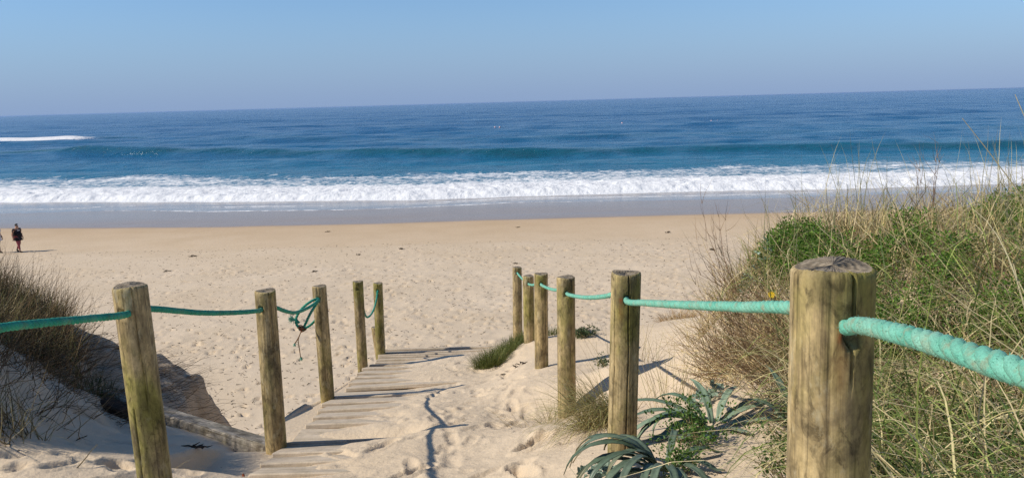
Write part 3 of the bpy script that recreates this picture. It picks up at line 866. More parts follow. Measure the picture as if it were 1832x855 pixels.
rope_parts(rope_l, [(-1.825, 6.475, 7.205), (-1.845, 6.47, 7.232), (-1.868, 6.47, 7.238)], .0105, M["rope_green"], name="loop_strand")

def tassel(root, p, d, n, L, spread, seed, mat):
    rg = np.random.default_rng(seed)
    Vs, Ts = [], []
    for k in range(n):
        dd = np.array(d) + rg.normal(0, spread, 3); dd /= np.linalg.norm(dd)
        C = np.array(p) + dd * L * rg.uniform(.6, 1.1) * np.linspace(0, 1, 4)[:, None] + rg.normal(0, L * .05, (4, 3)) * np.linspace(0, 1, 4)[:, None]
        sd = np.cross(dd, rg.normal(size=3)); sd /= np.linalg.norm(sd)
        w = np.array([.0016, .002, .0016, .0006])[:, None]
        o0 = len(Vs) * 8
        Vs.append(np.r_[C - sd * w, C + sd * w])
        for j in range(3): Ts += [(o0 + j, o0 + j + 1, o0 + 5 + j), (o0 + j, o0 + 5 + j, o0 + 4 + j)]
    link("frayed_end", np_mesh("frayed_end", np.concatenate(Vs), None, Ts, False), mat, root)
tassel(rope_l, (-1.866, 6.47, 7.238), (-1, -.1, .15), 130, .050, .55, 3, M["rope_pale"])
tassel(rope_l, (-1.874, 6.48, 7.03), (-.3, 0, -1), 40, .035, .35, 4, M["rope_pale"])
tassel(rope_l, (-1.839, 6.49, 6.90), (.1, 0, -1), 40, .040, .4, 5, M["rope_pale"])
for nm, P, r, mt in (("twine", [(-1.807, 6.47, 7.14), (-1.828, 6.475, 7.099), (-1.846, 6.48, 7.05), (-1.843, 6.485, 6.981), (-1.839, 6.49, 6.891)], .0042, "twine"),
                     ("twine", [(-1.812, 6.475, 7.135), (-1.838, 6.48, 7.081), (-1.858, 6.48, 7.049), (-1.874, 6.48, 7.025)], .0042, "twine")):
    V, q, t = tube(catmull(P, .008), r, 6)
    link(nm, np_mesh(nm, V, q, t), M[mt], rope_l)
for k in range(5):       # the binding round the knot
    a = np.linspace(0, 2 * np.pi, 26)
    c = np.array((-1.806 - .006 * (k - 2), 6.483, 7.150 + .008 * (k - 2)))
    ring = c + np.stack([.021 * np.cos(a), .019 * np.sin(a), .010 * np.cos(a + k)], -1)
    V, q, t = tube(ring, .0055, 6)
    link("binding_coil", np_mesh("binding_coil", V, q, t), M["rust" if k != 2 else "twine"], rope_l)
rope_s = empty("handrail_rope", (-1.71, 9.67, 6.7))
tag(rope_s, "short slack green rope hanging between the two farthest left-hand posts", "rope")
rope_parts(rope_s, [(-1.809, 8.95, 6.914), (-1.785, 9.05, 6.69), (-1.779, 9.15, 6.53), (-1.765, 9.3, 6.478), (-1.736, 9.45, 6.514), (-1.714, 9.58, 6.617), (-1.707, 9.65, 6.700), (-1.709, 9.74, 6.702)], .0118, M["rope_green"])

# ------------------------------------------------------------------ boardwalk
def box_mesh(name, L, W, T, bev=0.006, seed=0, cuts=6, warp=0.004):
    """a plank along x, centred, with worn edges and a slight warp"""
    rg = np.random.default_rng(seed)
    bm = bmesh.new()
    bmesh.ops.create_cube(bm, size=1.0)
    bmesh.ops.scale(bm, vec=(L, W, T), verts=bm.verts)
    ed = [e for e in bm.edges if abs(e.verts[0].co.x - e.verts[1].co.x) > L * .5]
    bmesh.ops.subdivide_edges(bm, edges=ed, cuts=cuts)
    bmesh.ops.bevel(bm, geom=[e for e in bm.edges if abs(e.verts[0].co.x - e.verts[1].co.x) > 1e-4 or abs(abs(e.verts[0].co.x) - L / 2) < 1e-4 and abs(e.verts[0].co.x - e.verts[1].co.x) < 1e-4],
                    offset=bev, segments=1, affect='EDGES')
    p = rg.uniform(0, 6.28, 3)
    for v in bm.verts:
        x = v.co.x / L
        v.co.z += warp * math.sin(4 * x + p[0]); v.co.y += warp * math.sin(5 * x + p[1])
        if abs(abs(v.co.x) - L / 2) < .02: v.co.x += warp * 2 * math.sin(v.co.y * 30 + p[2])
    me = bpy.data.meshes.new(name)
    bm.to_mesh(me); bm.free()
    return me

bw = empty("boardwalk", (-.9, 7, 6.3))
tag(bw, "stepped plank boardwalk half buried in sand, running down to the beach", "boardwalk")
LINES = [(3.52, -1.36), (3.77, -1.38), (4.0, -1.41), (4.24, -1.42), (4.50, -1.49), (4.79, -1.47), (5.08, -1.45), (5.42, -1.50), (5.78, -1.56), (6.18, -1.62), (6.60, -1.68), (7.03, -1.61), (7.49, -1.68),
         (7.90, -1.70), (8.22, -1.73), (8.61, -1.75), (8.92, -1.72), (9.10, -1.70), (9.28, -1.71), (9.47, -1.72), (9.62, -1.74), (9.77, -1.74), (9.93, -1.72), (10.08, -1.73)]
PROUD = {4: .018, 11: .026, 16: .01}       # steps where a plank's near edge stands clear of the sand
for i in range(len(LINES) - 1):
    y0, xl = LINES[i]; y1 = LINES[i + 1][0]
    w = y1 - y0 - 0.028
    z0 = float(plank_top(y0)) + PROUD.get(i, 0.011); z1 = float(plank_top(y1 - .02)) - .008
    if i == 4: z1 -= .065
    if i == 5: z0 -= .07
    xr = 0.05 + random.uniform(-.03, .03)
    L = xr - xl
    rot = math.radians({4: 3.0, 5: 2.2, 6: 4, 7: 6, 8: 6, 9: 6, 10: 4, 11: 8}.get(i, random.uniform(-2, 1))) * 0.45
    o = link("plank", box_mesh("plank", L, w, 0.038, 0.007, i), M["plank"], bw, False)
    o.matrix_parent_inverse = parent_matrix(bw).inverted()
    o.location = ((xl + xr) / 2, (y0 + y1) / 2 - .01 + math.tan(rot) * L / 2, (z0 + z1) / 2 - 0.019)
    tilt = math.atan2(z1 - z0, w)
    o.rotation_euler = (tilt, random.uniform(-.004, .004), rot)
for (ya, yb) in ((3.6, 6.6), (6.62, 9.0), (9.02, 10.1)):   # bearers under the plank ends
    for xb in (-1.40 if ya < 4 else -1.58, -0.2):
        za, zb = float(plank_top(ya)), float(plank_top(yb))
        L = math.hypot(yb - ya, zb - za)
        o = link("bearer", box_mesh("bearer", L, .07, .12, .004, 90, 2, .001), M["plank"], bw, False)
        o.matrix_parent_inverse = parent_matrix(bw).inverted()
        o.location = (xb, (ya + yb) / 2, (za + zb) / 2 - .125)
        o.rotation_euler = (0, -math.atan2(zb - za, yb - ya), math.pi / 2)

a, b = Vector((-2.95, 5.42, 6.985)), Vector((-1.53, 4.60, 6.985))
d = b - a
me = box_mesh("timber_beam", d.length, .17, .11, .010, 5, 8, .008)
o = link("timber_beam", me, M["beam"])
o.location = (a + b) / 2 + Vector((0, 0, -.045))
o.rotation_euler = (math.radians(-16), math.radians(3.0), math.atan2(d.y, d.x))
tag(o, "grey timber beam lying in the shaded hollow beside the left dune", "beam")
zb_ = float(zat(-2.72, 5.05))
o = link("timber_beam", box_mesh("timber_offcut", .22, .10, .09, .012, 6, 3, .004), M["weed"])
o.location = (-2.72, 5.06, zb_ + .03); o.rotation_euler = (.1, .15, -.35)
tag(o, "short dark timber end poking from the shaded dune foot", "beam")

# ------------------------------------------------------------------ vegetation tools
def norm(a): return a / (np.linalg.norm(a, axis=-1, keepdims=True) + 1e-12)

def strips(roots, az, tilt, length, width, bend, tint, k=5, seed=0, wander=0.0, sides=2, taper=0.12, tipshade=None):
    """arching blades (sides=2: ribbons) or stems (sides=3: three-sided tubes)"""
    rg = np.random.default_rng(seed)
    n = len(roots)
    d = np.stack([np.sin(tilt) * np.cos(az), np.sin(tilt) * np.sin(az), np.cos(tilt)], -1)
    p = np.array(roots, float)
    P = [p]
    for j in range(k - 1):
        d = norm(d + np.stack([0 * bend, 0 * bend, -bend * (j + 1) / k], -1) + (rg.normal(0, 1, (n, 3)) * wander if wander else 0))
        p = p + d * (length / (k - 1))[:, None]
        P.append(p)
    P = np.stack(P, 1)
    h = az + rg.normal(0, 0.7, n)
    s = np.stack([-np.sin(h), np.cos(h), np.zeros(n)], -1)
    prof = np.linspace(1, taper, k) if sides == 3 else np.minimum(1, np.linspace(0.75, 1.6, k)) * np.linspace(1, 0, k) ** 0.55 + 0.03
    W = width[:, None] * prof[None]
    if sides == 2:
        V = np.stack([P - s[:, None] * W[..., None] / 2, P + s[:, None] * W[..., None] / 2], 2).reshape(-1, 3)
        i = np.arange(n)[:, None] * (2 * k) + np.arange(k - 1)[None] * 2
        q = np.stack([i, i + 1, i + 3, i + 2], -1).reshape(-1, 4)
        m = 2 * k
    else:
        u = s; v = norm(np.cross(s, np.stack([np.sin(tilt) * np.cos(az), np.sin(tilt) * np.sin(az), np.cos(tilt)], -1)))
        a = np.arange(3) * 2 * np.pi / 3
        V = P[:, :, None] + W[:, :, None, None] / 2 * (np.cos(a)[None, None, :, None] * u[:, None, None] + np.sin(a)[None, None, :, None] * v[:, None, None])
        V = V.reshape(-1, 3)
        i = (np.arange(n)[:, None, None] * 3 * k + np.arange(k - 1)[None, :, None] * 3)
        r = np.arange(3)[None, None]
        q = np.stack([i + r, i + (r + 1) % 3, i + 3 + (r + 1) % 3, i + 3 + r], -1).reshape(-1, 4)
        m = 3 * k
    colr = np.repeat(np.asarray(tint)[:, None], m, 1).reshape(-1, 3)
    return V, q, colr

def join(parts):
    Vs, Qs, Cs, n = [], [], [], 0
    for V, q, c in parts:
        Vs.append(V); Qs.append(q + n); Cs.append(c); n += len(V)
    return np.concatenate(Vs), np.concatenate(Qs), np.concatenate(Cs)

def leafy(name, parts, mat, parent=None, smooth=False):
    V, q, c = join(parts)
    return link(name, np_mesh(name, V, q, None, smooth, None, c), mat, parent)

def tints(n, a, b, rg, var=0.18):
    f = rg.random(n)[:, None]
    return (np.array(a) * (1 - f) + np.array(b) * f) * (1 + rg.normal(0, var, (n, 1))).clip(.4, 1.7)

STRAW, STRAW2 = (0.36, 0.265, 0.12), (0.58, 0.46, 0.24)
GREEN, GREEN2 = (0.085, 0.13, 0.028), (0.15, 0.19, 0.045)
BROWN, BROWN2 = (0.13, 0.078, 0.042), (0.32, 0.205, 0.11)

def leaflets(centres, nper, spread, size, tint_a, tint_b, seed, mat, name, parent=None):
    """small pointed leaves round given centres; each leaf a bent diamond of two quads' worth of faces"""
    rg = np.random.default_rng(seed)
    c = np.repeat(np.asarray(centres), nper, 0)
    n = len(c)
    d = norm(rg.normal(size=(n, 3)) * [1, 1, .7] + [0, 0, .35])
    p = c + d * (np.asarray(spread) * rg.random(n) ** .5)[:, None]
    L = size * rg.uniform(.6, 1.3, n)
    ax = norm(d + rg.normal(0, .5, (n, 3)) + [0, 0, .25])
    s = norm(np.cross(ax, rg.normal(size=(n, 3))))
    up = np.cross(s, ax)
    V = np.stack([p, p + ax * (L * .5)[:, None] + s * (L * .26)[:, None] + up * (L * .06)[:, None], p + ax * L[:, None] - up * (L * .05)[:, None], p + ax * (L * .5)[:, None] - s * (L * .26)[:, None] + up * (L * .06)[:, None]], 1).reshape(-1, 3)
    q = np.arange(n * 4).reshape(-1, 4)
    col_ = np.repeat(tints(n, tint_a, tint_b, rg)[:, None], 4, 1).reshape(-1, 3)
    return link(name, np_mesh(name, V, q, None, False, None, col_), mat, parent)

# ------------------------------------------------------------------ right dune cover
TOE_Y = [0.3, 1.5, 2.2, 3.0, 3.6, 4.5, 5.5, 6.3, 7.0, 8.0]
TOE_X = [0.95, 0.85, 0.80, 1.05, 1.18, 1.16, 1.30, 1.75, 2.4, 3.2]
def dune_roots(n, rg, y0=1.0, y1=7.2, x1=7.0, clump=0.0, near=0.0):
    out = []
    tot = 0
    while tot < n:
        m = n * 3
        y = y0 + (y1 - y0) * rg.random(m)
        tx = np.interp(y, TOE_Y, TOE_X)
        x = tx + (np.minimum(x1, 0.95 + 0.80 * y) - tx) * rg.random(m)
        keep = (x > tx + near + 0.12 * fbm(x, y, 2.5, 2, 3))
        if clump:
            keep &= rg.random(m) < smooth01(-clump, clump, fbm(x, y, 1.1, 3, 6))
        out.append(np.stack([x, y], -1)[keep]); tot += keep.sum()
    r = np.concatenate(out)[:n]
    return np.c_[r, zat(r[:, 0], r[:, 1]) - .01]

rg = np.random.default_rng(31)
# straw lying and leaning all over the dune
def pick(*ts):
    c = np.concatenate(ts); rg.shuffle(c); return c
n = 9500
r = dune_roots(n, rg)
A = strips(r, rg.uniform(0, 6.28, n), rg.uniform(.6, 1.55, n), rg.uniform(.15, .50, n), rg.uniform(.0035, .0075, n), rg.uniform(-.2, .5, n), pick(tints(n * 6 // 10, STRAW, STRAW2, rg, .3), tints(n - n * 6 // 10, (.20, .14, .07), STRAW, rg, .3)), 5, 1, .17)
n = 3600
r = dune_roots(n, rg, y1=7.4)
r[:, 2] += rg.uniform(.05, .22, n)
B = strips(r, rg.uniform(0, 6.28, n), rg.uniform(.7, 1.7, n), rg.uniform(.25, .6, n), rg.uniform(.0035, .0075, n), rg.uniform(-.1, .5, n), tints(n, (.46, .36, .17), (.76, .64, .37), rg, .2), 7, 2, .13)
n = 9000     # short dense understorey, brown and dull green
r = dune_roots(n, rg)
C = strips(r, rg.uniform(0, 6.28, n), rg.uniform(.2, 1.3, n), rg.uniform(.08, .22, n), rg.uniform(.004, .009, n), rg.uniform(-.1, .6, n), pick(tints(n // 2, (.10, .065, .03), (.26, .18, .085), rg, .3), tints(n - n // 2, (.05, .075, .02), (.15, .17, .05), rg, .3)), 4, 9, .15)
o = leafy("dry_grass", [A, B, C], M["leaf"])
tag(o, "tangled straw-coloured dry grass covering the right-hand dune", "grass", kind="stuff")
# upright marram
n = 4200
r = dune_roots(n, rg, y0=3.2, y1=6.6, clump=.35, near=.10)
cc = r[rg.integers(0, n, 170)]                     # tufts: blades leaning out of shared crowns
ci = rg.integers(0, 170, n); inn = rg.random(n) < .8
r[inn, :2] = cc[ci[inn], :2] + rg.normal(0, .045, (inn.sum(), 2)); r[:, 2] = zat(r[:, 0], r[:, 1]) - .01
gold = (rg.random(170) < .68)[ci][:, None]
TA = np.where(gold, tints(n, (.40, .31, .12), (.66, .53, .26), rg, .2), tints(n, GREEN2, (.36, .37, .12), rg, .25))
A = strips(r, rg.uniform(0, 6.28, n), np.abs(rg.normal(.25, .42, n)), rg.uniform(.16, .46, n), rg.uniform(.004, .0085, n), rg.uniform(.05, .75, n), TA, 7, 3, .08)
n = 3000
r = dune_roots(n, rg, y0=1.2, y1=3.9, near=.15)
B = strips(r, rg.uniform(1.4, 4.6, n), rg.uniform(.3, 1.35, n), rg.uniform(.35, .85, n), rg.uniform(.004, .0085, n), rg.uniform(.15, .8, n), pick(tints(n * 7 // 10, (.11, .17, .035), (.30, .34, .09), rg, .25), tints(n - n * 7 // 10, (.5, .43, .18), (.72, .62, .33), rg, .2)), 9, 4, .08)
n = 300
r = dune_roots(n, rg, y0=4.2, y1=6.3, near=.2)
C = strips(r, rg.uniform(0, 6.28, n), np.abs(rg.normal(.0, .30, n)), rg.uniform(.45, .80, n), rg.uniform(.0035, .006, n), rg.uniform(.05, .5, n), tints(n, (.33, .33, .14), (.58, .5, .28), rg), 7, 5, .05)
o = leafy("marram_grass", [A, B, C], M["leaf"])
tag(o, "long green and yellow dune grass standing on the right-hand dune", "grass", kind="stuff")
# brown twigs, thickest along the dune's left edge
n = 1700
r = dune_roots(n, rg, y0=2.2, y1=6.0)
A = strips(r, rg.uniform(0, 6.28, n), rg.uniform(.3, 1.4, n), rg.uniform(.12, .38, n), rg.uniform(.003, .006, n), rg.uniform(-.3, .4, n), tints(n, BROWN, BROWN2, rg, .3), 5, 6, .18, 3)
n = 620
y = rg.uniform(3.4, 4.7, n); x = np.interp(y, TOE_Y, TOE_X) + rg.uniform(-.02, .42, n)
r = np.c_[x, y, zat(x, y) + rg.uniform(0, .06, n)]
B = strips(r, rg.normal(math.pi * 1.1, .8, n), rg.uniform(.8, 1.5, n), rg.uniform(.2, .5, n), rg.uniform(.0035, .0065, n), rg.uniform(-.65, .0, n), tints(n, BROWN, (.38, .26, .15), rg, .3), 7, 7, .09, 3)
n = 900
y = rg.uniform(3.3, 5.6, n); x = np.interp(y, TOE_Y, TOE_X) + rg.uniform(-.08, .5, n)
r = np.c_[x, y, zat(x, y) + rg.uniform(0, .05, n)]
C = strips(r, rg.uniform(0, 6.28, n), rg.uniform(.6, 1.5, n), rg.uniform(.15, .4, n), rg.uniform(.003, .006, n), rg.uniform(-.3, .5, n), tints(n, STRAW, STRAW2, rg, .3), 6, 8, .15, 3)
o = leafy("dead_stems", [A, B, C], M["twig"])
tag(o, "matted brown dead stems along the edge of the right-hand dune", "dead stems", kind="stuff")
# low bright green herb between the grasses
def herb_cover(name, n, region, hgt, nper, size, ta, tb, seed, label):
    rg = np.random.default_rng(seed)
    x0, x1, y0, y1, thr = region
    x = rg.uniform(x0, x1, n * 4); y = rg.uniform(y0, y1, n * 4)
    k = (fbm(x, y, 2.3, 3, 2) + .25 * fbm(x, y, .8, 2, 6) > thr) & (x > np.interp(y, TOE_Y, TOE_X) + .12)
    x, y = x[k][:n], y[k][:n]
    z = zat(x, y)
    c = np.c_[x, y, z + rg.uniform(.02, 1, len(x)) * hgt * (0.6 + .5 * fbm(x, y, 3.0, 2, 5))]
    o = leaflets(c, nper, np.full(len(c) * nper, .035), size, ta, tb, seed, M["leaf"], name)
    return tag(o, label, "ground cover", kind="stuff")
herb_cover("dune_herb", 5200, (1.62, 4.2, 2.5, 5.3, .10), .31, 14, .019, (.040, .115, .012), (.18, .31, .040), 51, "bright green small-leaved herb spreading over the right-hand dune")
herb_cover("dune_herb", 2200, (.9, 3.0, 1.3, 3.4, -.12), .20, 12, .018, (.035, .09, .014), (.11, .20, .035), 52, "low dark green herb among the dead grass below the dune crest")
herb_cover("dune_herb", 420, (1.15, 1.9, 3.5, 5.2, .05), .14, 10, .016, (.05, .09, .02), (.12, .17, .05), 53, "thin green herb along the left edge of the right-hand dune")

# ------------------------------------------------------------------ single plants
def tuft(name, x, y, n, rad, L, W, ta, tb, label, seed, tilt=(.1, .9), bend=(.1, .6), az=None, group=None, cat="grass tuft", stems=0, zoff=-.01):
    rg = np.random.default_rng(seed)
    z0 = float(zat(x, y))
    root = empty(name, (x, y, z0))
    tag(root, label, cat, group)
    a = rg.uniform(0, 6.28, n); rr = rad * np.sqrt(rg.random(n))
    px, py = x + rr * np.cos(a), y + rr * np.sin(a) * 1.0
    R = np.c_[px, py, zat(px, py) + zoff]
    aa = a + rg.normal(0, .6, n) if az is None else rg.normal(az[0], az[1], n)
    bl = leafy("blades", [strips(R, aa, rg.uniform(*tilt, n) * (.35 + .65 * rr / rad), L * rg.uniform(.55, 1.15, n), W * rg.uniform(.7, 1.2, n), rg.uniform(*bend, n), tints(n, ta, tb, rg), 6, seed, .04)], M["leaf"], root)
    bl["kind"] = "stuff"
    if stems:
        R2 = R[:stems]
        st_ = leafy("stems", [strips(R2, aa[:stems], rg.uniform(.2, .9, stems), L * 1.1 * rg.uniform(.6, 1.2, stems), np.full(stems, .0025), rg.uniform(0, .4, stems), tints(stems, BROWN2, STRAW, rg), 5, seed + 1, .08, 3)], M["twig"], root)
        st_["kind"] = "stuff"
    return root
SG, SG2 = (.065, .095, .016), (.20, .21, .06)
tuft("grass_tuft", -.27, 7.95, 900, .16, .20, .0045, SG, SG2, "rounded short green grass tuft at the end of the mound beside the planks", 1, stems=12)
tuft("grass_tuft", -.17, 8.25, 900, .18, .19, .0045, SG, SG2, "dense short green grass in the middle of the mound beside the planks", 2)
tuft("grass_tuft", -.02, 8.55, 900, .19, .19, .0045, SG, SG2, "short green grass round the feet of the two farthest right-hand posts", 3, stems=10)
tuft("grass_tuft", .42, 8.55, 260, .15, .14, .0045, SG, SG2, "thin green grass between the third and fourth right-hand posts", 4, stems=8)
tuft("grass_tuft", .72, 8.0, 300, .14, .10, .0045, SG, (.2, .2, .06), "flat yellow-green grass patch just right of the third right-hand post", 5, stems=6)
tuft("grass_tuft", .47, 3.95, 620, .15, .42, .0040, STRAW, (.30, .31, .11), "straw and green grass arching out from between the second and third right-hand posts", 6, (.5, 1.35), (.2, .8), (math.pi * 1.08, .75), stems=14)
tuft("grass_tuft", .22, 4.9, 60, .08, .22, .0035, GREEN2, STRAW2, "few green blades at the foot of the third right-hand post", 7, (.4, 1.2))
tuft("grass_tuft", .02, 4.6, 26, .10, .26, .0032, STRAW, STRAW2, "sparse dry blades lying on the sandy path", 8, (1.0, 1.45), (.05, .3), (math.pi, .8))
tuft("grass_tuft", .98, 4.6, 90, .25, .45, .0030, (.25, .26, .10), STRAW2, "thin lone grass blades standing on bare sand below the right-hand dune", 9, (.1, .8), (.1, .5), stems=16)
tuft("grass_tuft", .82, 5.4, 50, .28, .40, .0030, (.25, .26, .10), STRAW2, "wispy grass blades on the bare sand bank behind the split post", 10, (.1, .8), (.1, .5), stems=10)
tuft("grass_tuft", 1.9, 8.9, 420, .20, .22, .005, (.36, .22, .09), (.5, .34, .16), "rusty dry grass clump on the eroded edge of the far sand bank", 11, (.4, 1.3), (.1, .6), stems=40)
tuft("grass_tuft", -2.95, 5.25, 420, .20, .17, .0042, (.03, .06, .012), (.07, .11, .025), "dark green grass tuft in the shade of the left dune", 12, (.3, 1.2), (.1, .7))

def herb(name, x, y, h, nstem, spread, nper, size, ta, tb, label, seed, group=None, cat="plant"):
    rg = np.random.default_rng(seed)
    root = empty(name, (x, y, float(zat(x, y)))); tag(root, label, cat, group)
    az = rg.uniform(0, 6.28, nstem); tl = rg.uniform(.1, 1.25, nstem); L = h * rg.uniform(.6, 1.3, nstem) * (1 + tl)
    R = np.c_[x + rg.normal(0, spread * .2, nstem), y + rg.normal(0, spread * .2, nstem), np.zeros(nstem)]
    R[:, 2] = zat(R[:, 0], R[:, 1])
    S = strips(R, az, tl, L, np.full(nstem, .0035), rg.uniform(-.5, .1, nstem), tints(nstem, BROWN2, (.16, .17, .06), rg), 6, seed, .10, 3)
    leafy("stems", [S], M["twig"], root)["kind"] = "stuff"
    P = S[0].reshape(nstem, 6, 3, 3).mean(2)
    c = np.concatenate([P[:, j] for j in (2, 3, 4, 5, 5)])
    c[:, 2] = np.maximum(c[:, 2], zat(c[:, 0], c[:, 1]) + .01)
    leaflets(c, nper, np.full(len(c) * nper, size * 1.5), size, ta, tb, seed, M["leaf"], "leaves", root)["kind"] = "stuff"
    return root
HG, HG2 = (.045, .11, .018), (.13, .22, .04)
herb("dune_plant", .72, 3.02, .10, 26, .16, 7, .017, HG, HG2, "leafy bright green plant on bare sand in front of the strap-leaved rosette", 1)
herb("dune_plant", .60, 2.74, .06, 16, .12, 7, .015, HG, HG2, "small green creeping plant with yellowing leaves at the picture's bottom edge", 2)
herb("dune_plant", .93, 2.45, .12, 34, .18, 8, .015, (.035, .08, .014), (.10, .16, .035), "bushy green plant low beside the thick foreground post", 3)
herb("dune_plant", .50, 4.75, .06, 14, .05, 7, .016, (.06, .10, .035), (.14, .18, .07), "tiny grey-green sprig right of the third right-hand post", 4)
herb("dune_plant", .70, 7.85, .07, 16, .06, 7, .024, (.03, .06, .022), (.08, .12, .05), "small dark leafy sprig on the sand bank right of the third post", 5)
herb("dune_plant", .66, 5.55, .05, 8, .04, 6, .018, (.06, .09, .04), (.14, .17, .07), "small low sprig on the sand left of the split post", 6)

def strap_leaf(az, L, W, rise, droop, root_pt, k=12, seed=0, twist=0.0):
    """one long channelled leaf arching out of the rosette, never below the sand"""
    t = np.linspace(0, 1, k)
    tilt = rise + droop * t ** 1.15
    ds = L / (k - 1)
    azs = az + twist * t
    dx = np.sin(tilt) * np.cos(azs); dy = np.sin(tilt) * np.sin(azs); dz = np.cos(tilt)
    C = np.array(root_pt) + np.c_[np.cumsum(dx), np.cumsum(dy), np.cumsum(dz)] * ds
    C[:, 2] = np.maximum(C[:, 2], zat(C[:, 0], C[:, 1]) + .012)
    w = W * np.minimum(1, .55 + t * 1.6) * np.clip((1 - t) * 2.6, 0.02, 1) ** .8
    s = np.c_[-np.sin(azs), np.cos(azs), np.zeros(k)]
    up = norm(np.cross(np.gradient(C, axis=0), s)); up[up[:, 2] < 0] *= -1
    rows = []
    for f, e in ((-1, .16), (-.5, .05), (0, 0), (.5, .05), (1, .16)):
        rows.append(C + s * (w * f / 2)[:, None] + up * (w * e)[:, None])
    V = np.stack(rows, 1).reshape(-1, 3)
    return V, grid_quads(k, 5)

def strap_plant(x, y, specs, label, seed, shade=1.0):
    rg = np.random.default_rng(seed)
    root = empty("strap_leaved_plant", (x, y, float(zat(x, y)))); tag(root, label, "plant", "strap-leaved sand lilies")
    for i, (az, L, W, rise, droop, tw) in enumerate(specs):
        px, py = x + .025 * math.cos(az), y + .025 * math.sin(az)
        V, q = strap_leaf(math.radians(az) if abs(az) > 6.5 else az, L, W, rise, droop, (px, py, float(zat(px, py)) - .01), 12, i, tw)
        f = rg.random()
        c = (np.array((.085, .130, .075)) * (1 - f) + np.array((.19, .25, .17)) * f) * rg.uniform(.8, 1.15) * shade
        tt = np.repeat(np.linspace(0, 1, 12), 5)[:, None]
        dry = smooth01(rg.uniform(.62, 1.1), 1.12, tt)
        edge_ = np.tile([.86, 1.0, 1.12, 1.0, .86], 12)[:, None]
        cc = (c[None] * edge_ * (1 + rg.normal(0, .06, (60, 1)))) * (1 - dry) + np.array((.33, .24, .11)) * dry
        V = V + rg.normal(0, .0012, V.shape)
        me = np_mesh("leaf", V, q, None, True, None, cc)
        o = link("leaf", me, M["waxy"], root)
        sm = o.modifiers.new("thickness", 'SOLIDIFY'); sm.thickness = .0022; sm.offset = -1
    return root
rg = np.random.default_rng(77)
specA = [(math.radians(a), L * .84, .030, r_, dr * 1.06, tw * 1.8) for a, L, r_, dr, tw in
         [(172, .50, .35, 2.3, .1), (186, .52, .45, 2.2, -.1), (200, .50, .5, 2.3, .15), (160, .44, .6, 1.9, .1), (215, .46, .6, 2.2, 0), (235, .42, .55, 2.3, .2), (255, .40, .5, 2.4, -.2), (275, .42, .7, 2.0, .1),
          (300, .36, .6, 2.2, 0), (180, .40, .9, 1.6, -.2), (208, .42, 1.0, 1.5, .1), (140, .36, .4, 2.2, 0), (330, .30, .6, 2.2, 0), (60, .34, .5, 2.0, .2), (20, .32, .7, 1.9, 0), (190, .36, .2, 2.6, .2), (165, .48, .5, 2.1, -.2), (222, .50, .45, 2.4, .2), (178, .44, .7, 1.9, .25), (265, .46, .6, 2.2, .1), (195, .30, 1.1, 1.4, 0)]]
strap_plant(.55, 2.78, specA, "dark green strap-leaved plant arching over the sand at the split post's foot", 1, .85)
specB = [(math.radians(a), L * .95, .034, r_ + .25, dr * 1.25, tw * 1.8) for a, L, r_, dr, tw in
         [(150, .46, .65, 1.0, .1), (172, .44, .6, 1.35, -.1), (185, .48, .55, 1.9, .1), (200, .42, .75, 1.7, 0), (130, .36, .35, 1.4, 0), (95, .30, .2, 1.0, .1), (60, .34, .45, 1.0, -.1), (25, .32, .7, 1.0, 0),
          (350, .40, .9, 1.1, -.15), (330, .38, 1.1, .8, .1), (215, .40, .8, 1.9, .2), (250, .34, .7, 2.0, 0), (290, .30, .9, 1.6, 0), (165, .36, .3, 2.2, .2), (178, .50, .7, 1.5, .2), (192, .46, .4, 2.1, -.2), (205, .44, .55, 2.0, .1), (45, .30, .9, .8, 0), (225, .36, 1.0, 1.4, 0)]]
strap_plant(.87, 3.28, specB, "blue-green strap-leaved rosette spread on bare sand below the dune", 2, 1.35)
specC = [(math.radians(a), L, .034, r_, dr, tw) for a, L, r_, dr, tw in [(70, .30, .25, .9, 0), (110, .26, .3, .8, .1), (20, .24, .5, 1.0, 0), (160, .22, .5, 1.2, 0), (240, .2, .8, 1.3, 0)]]
strap_plant(1.15, 3.05, specC, "small strap-leaved plant half hidden behind the thick foreground post", 3)

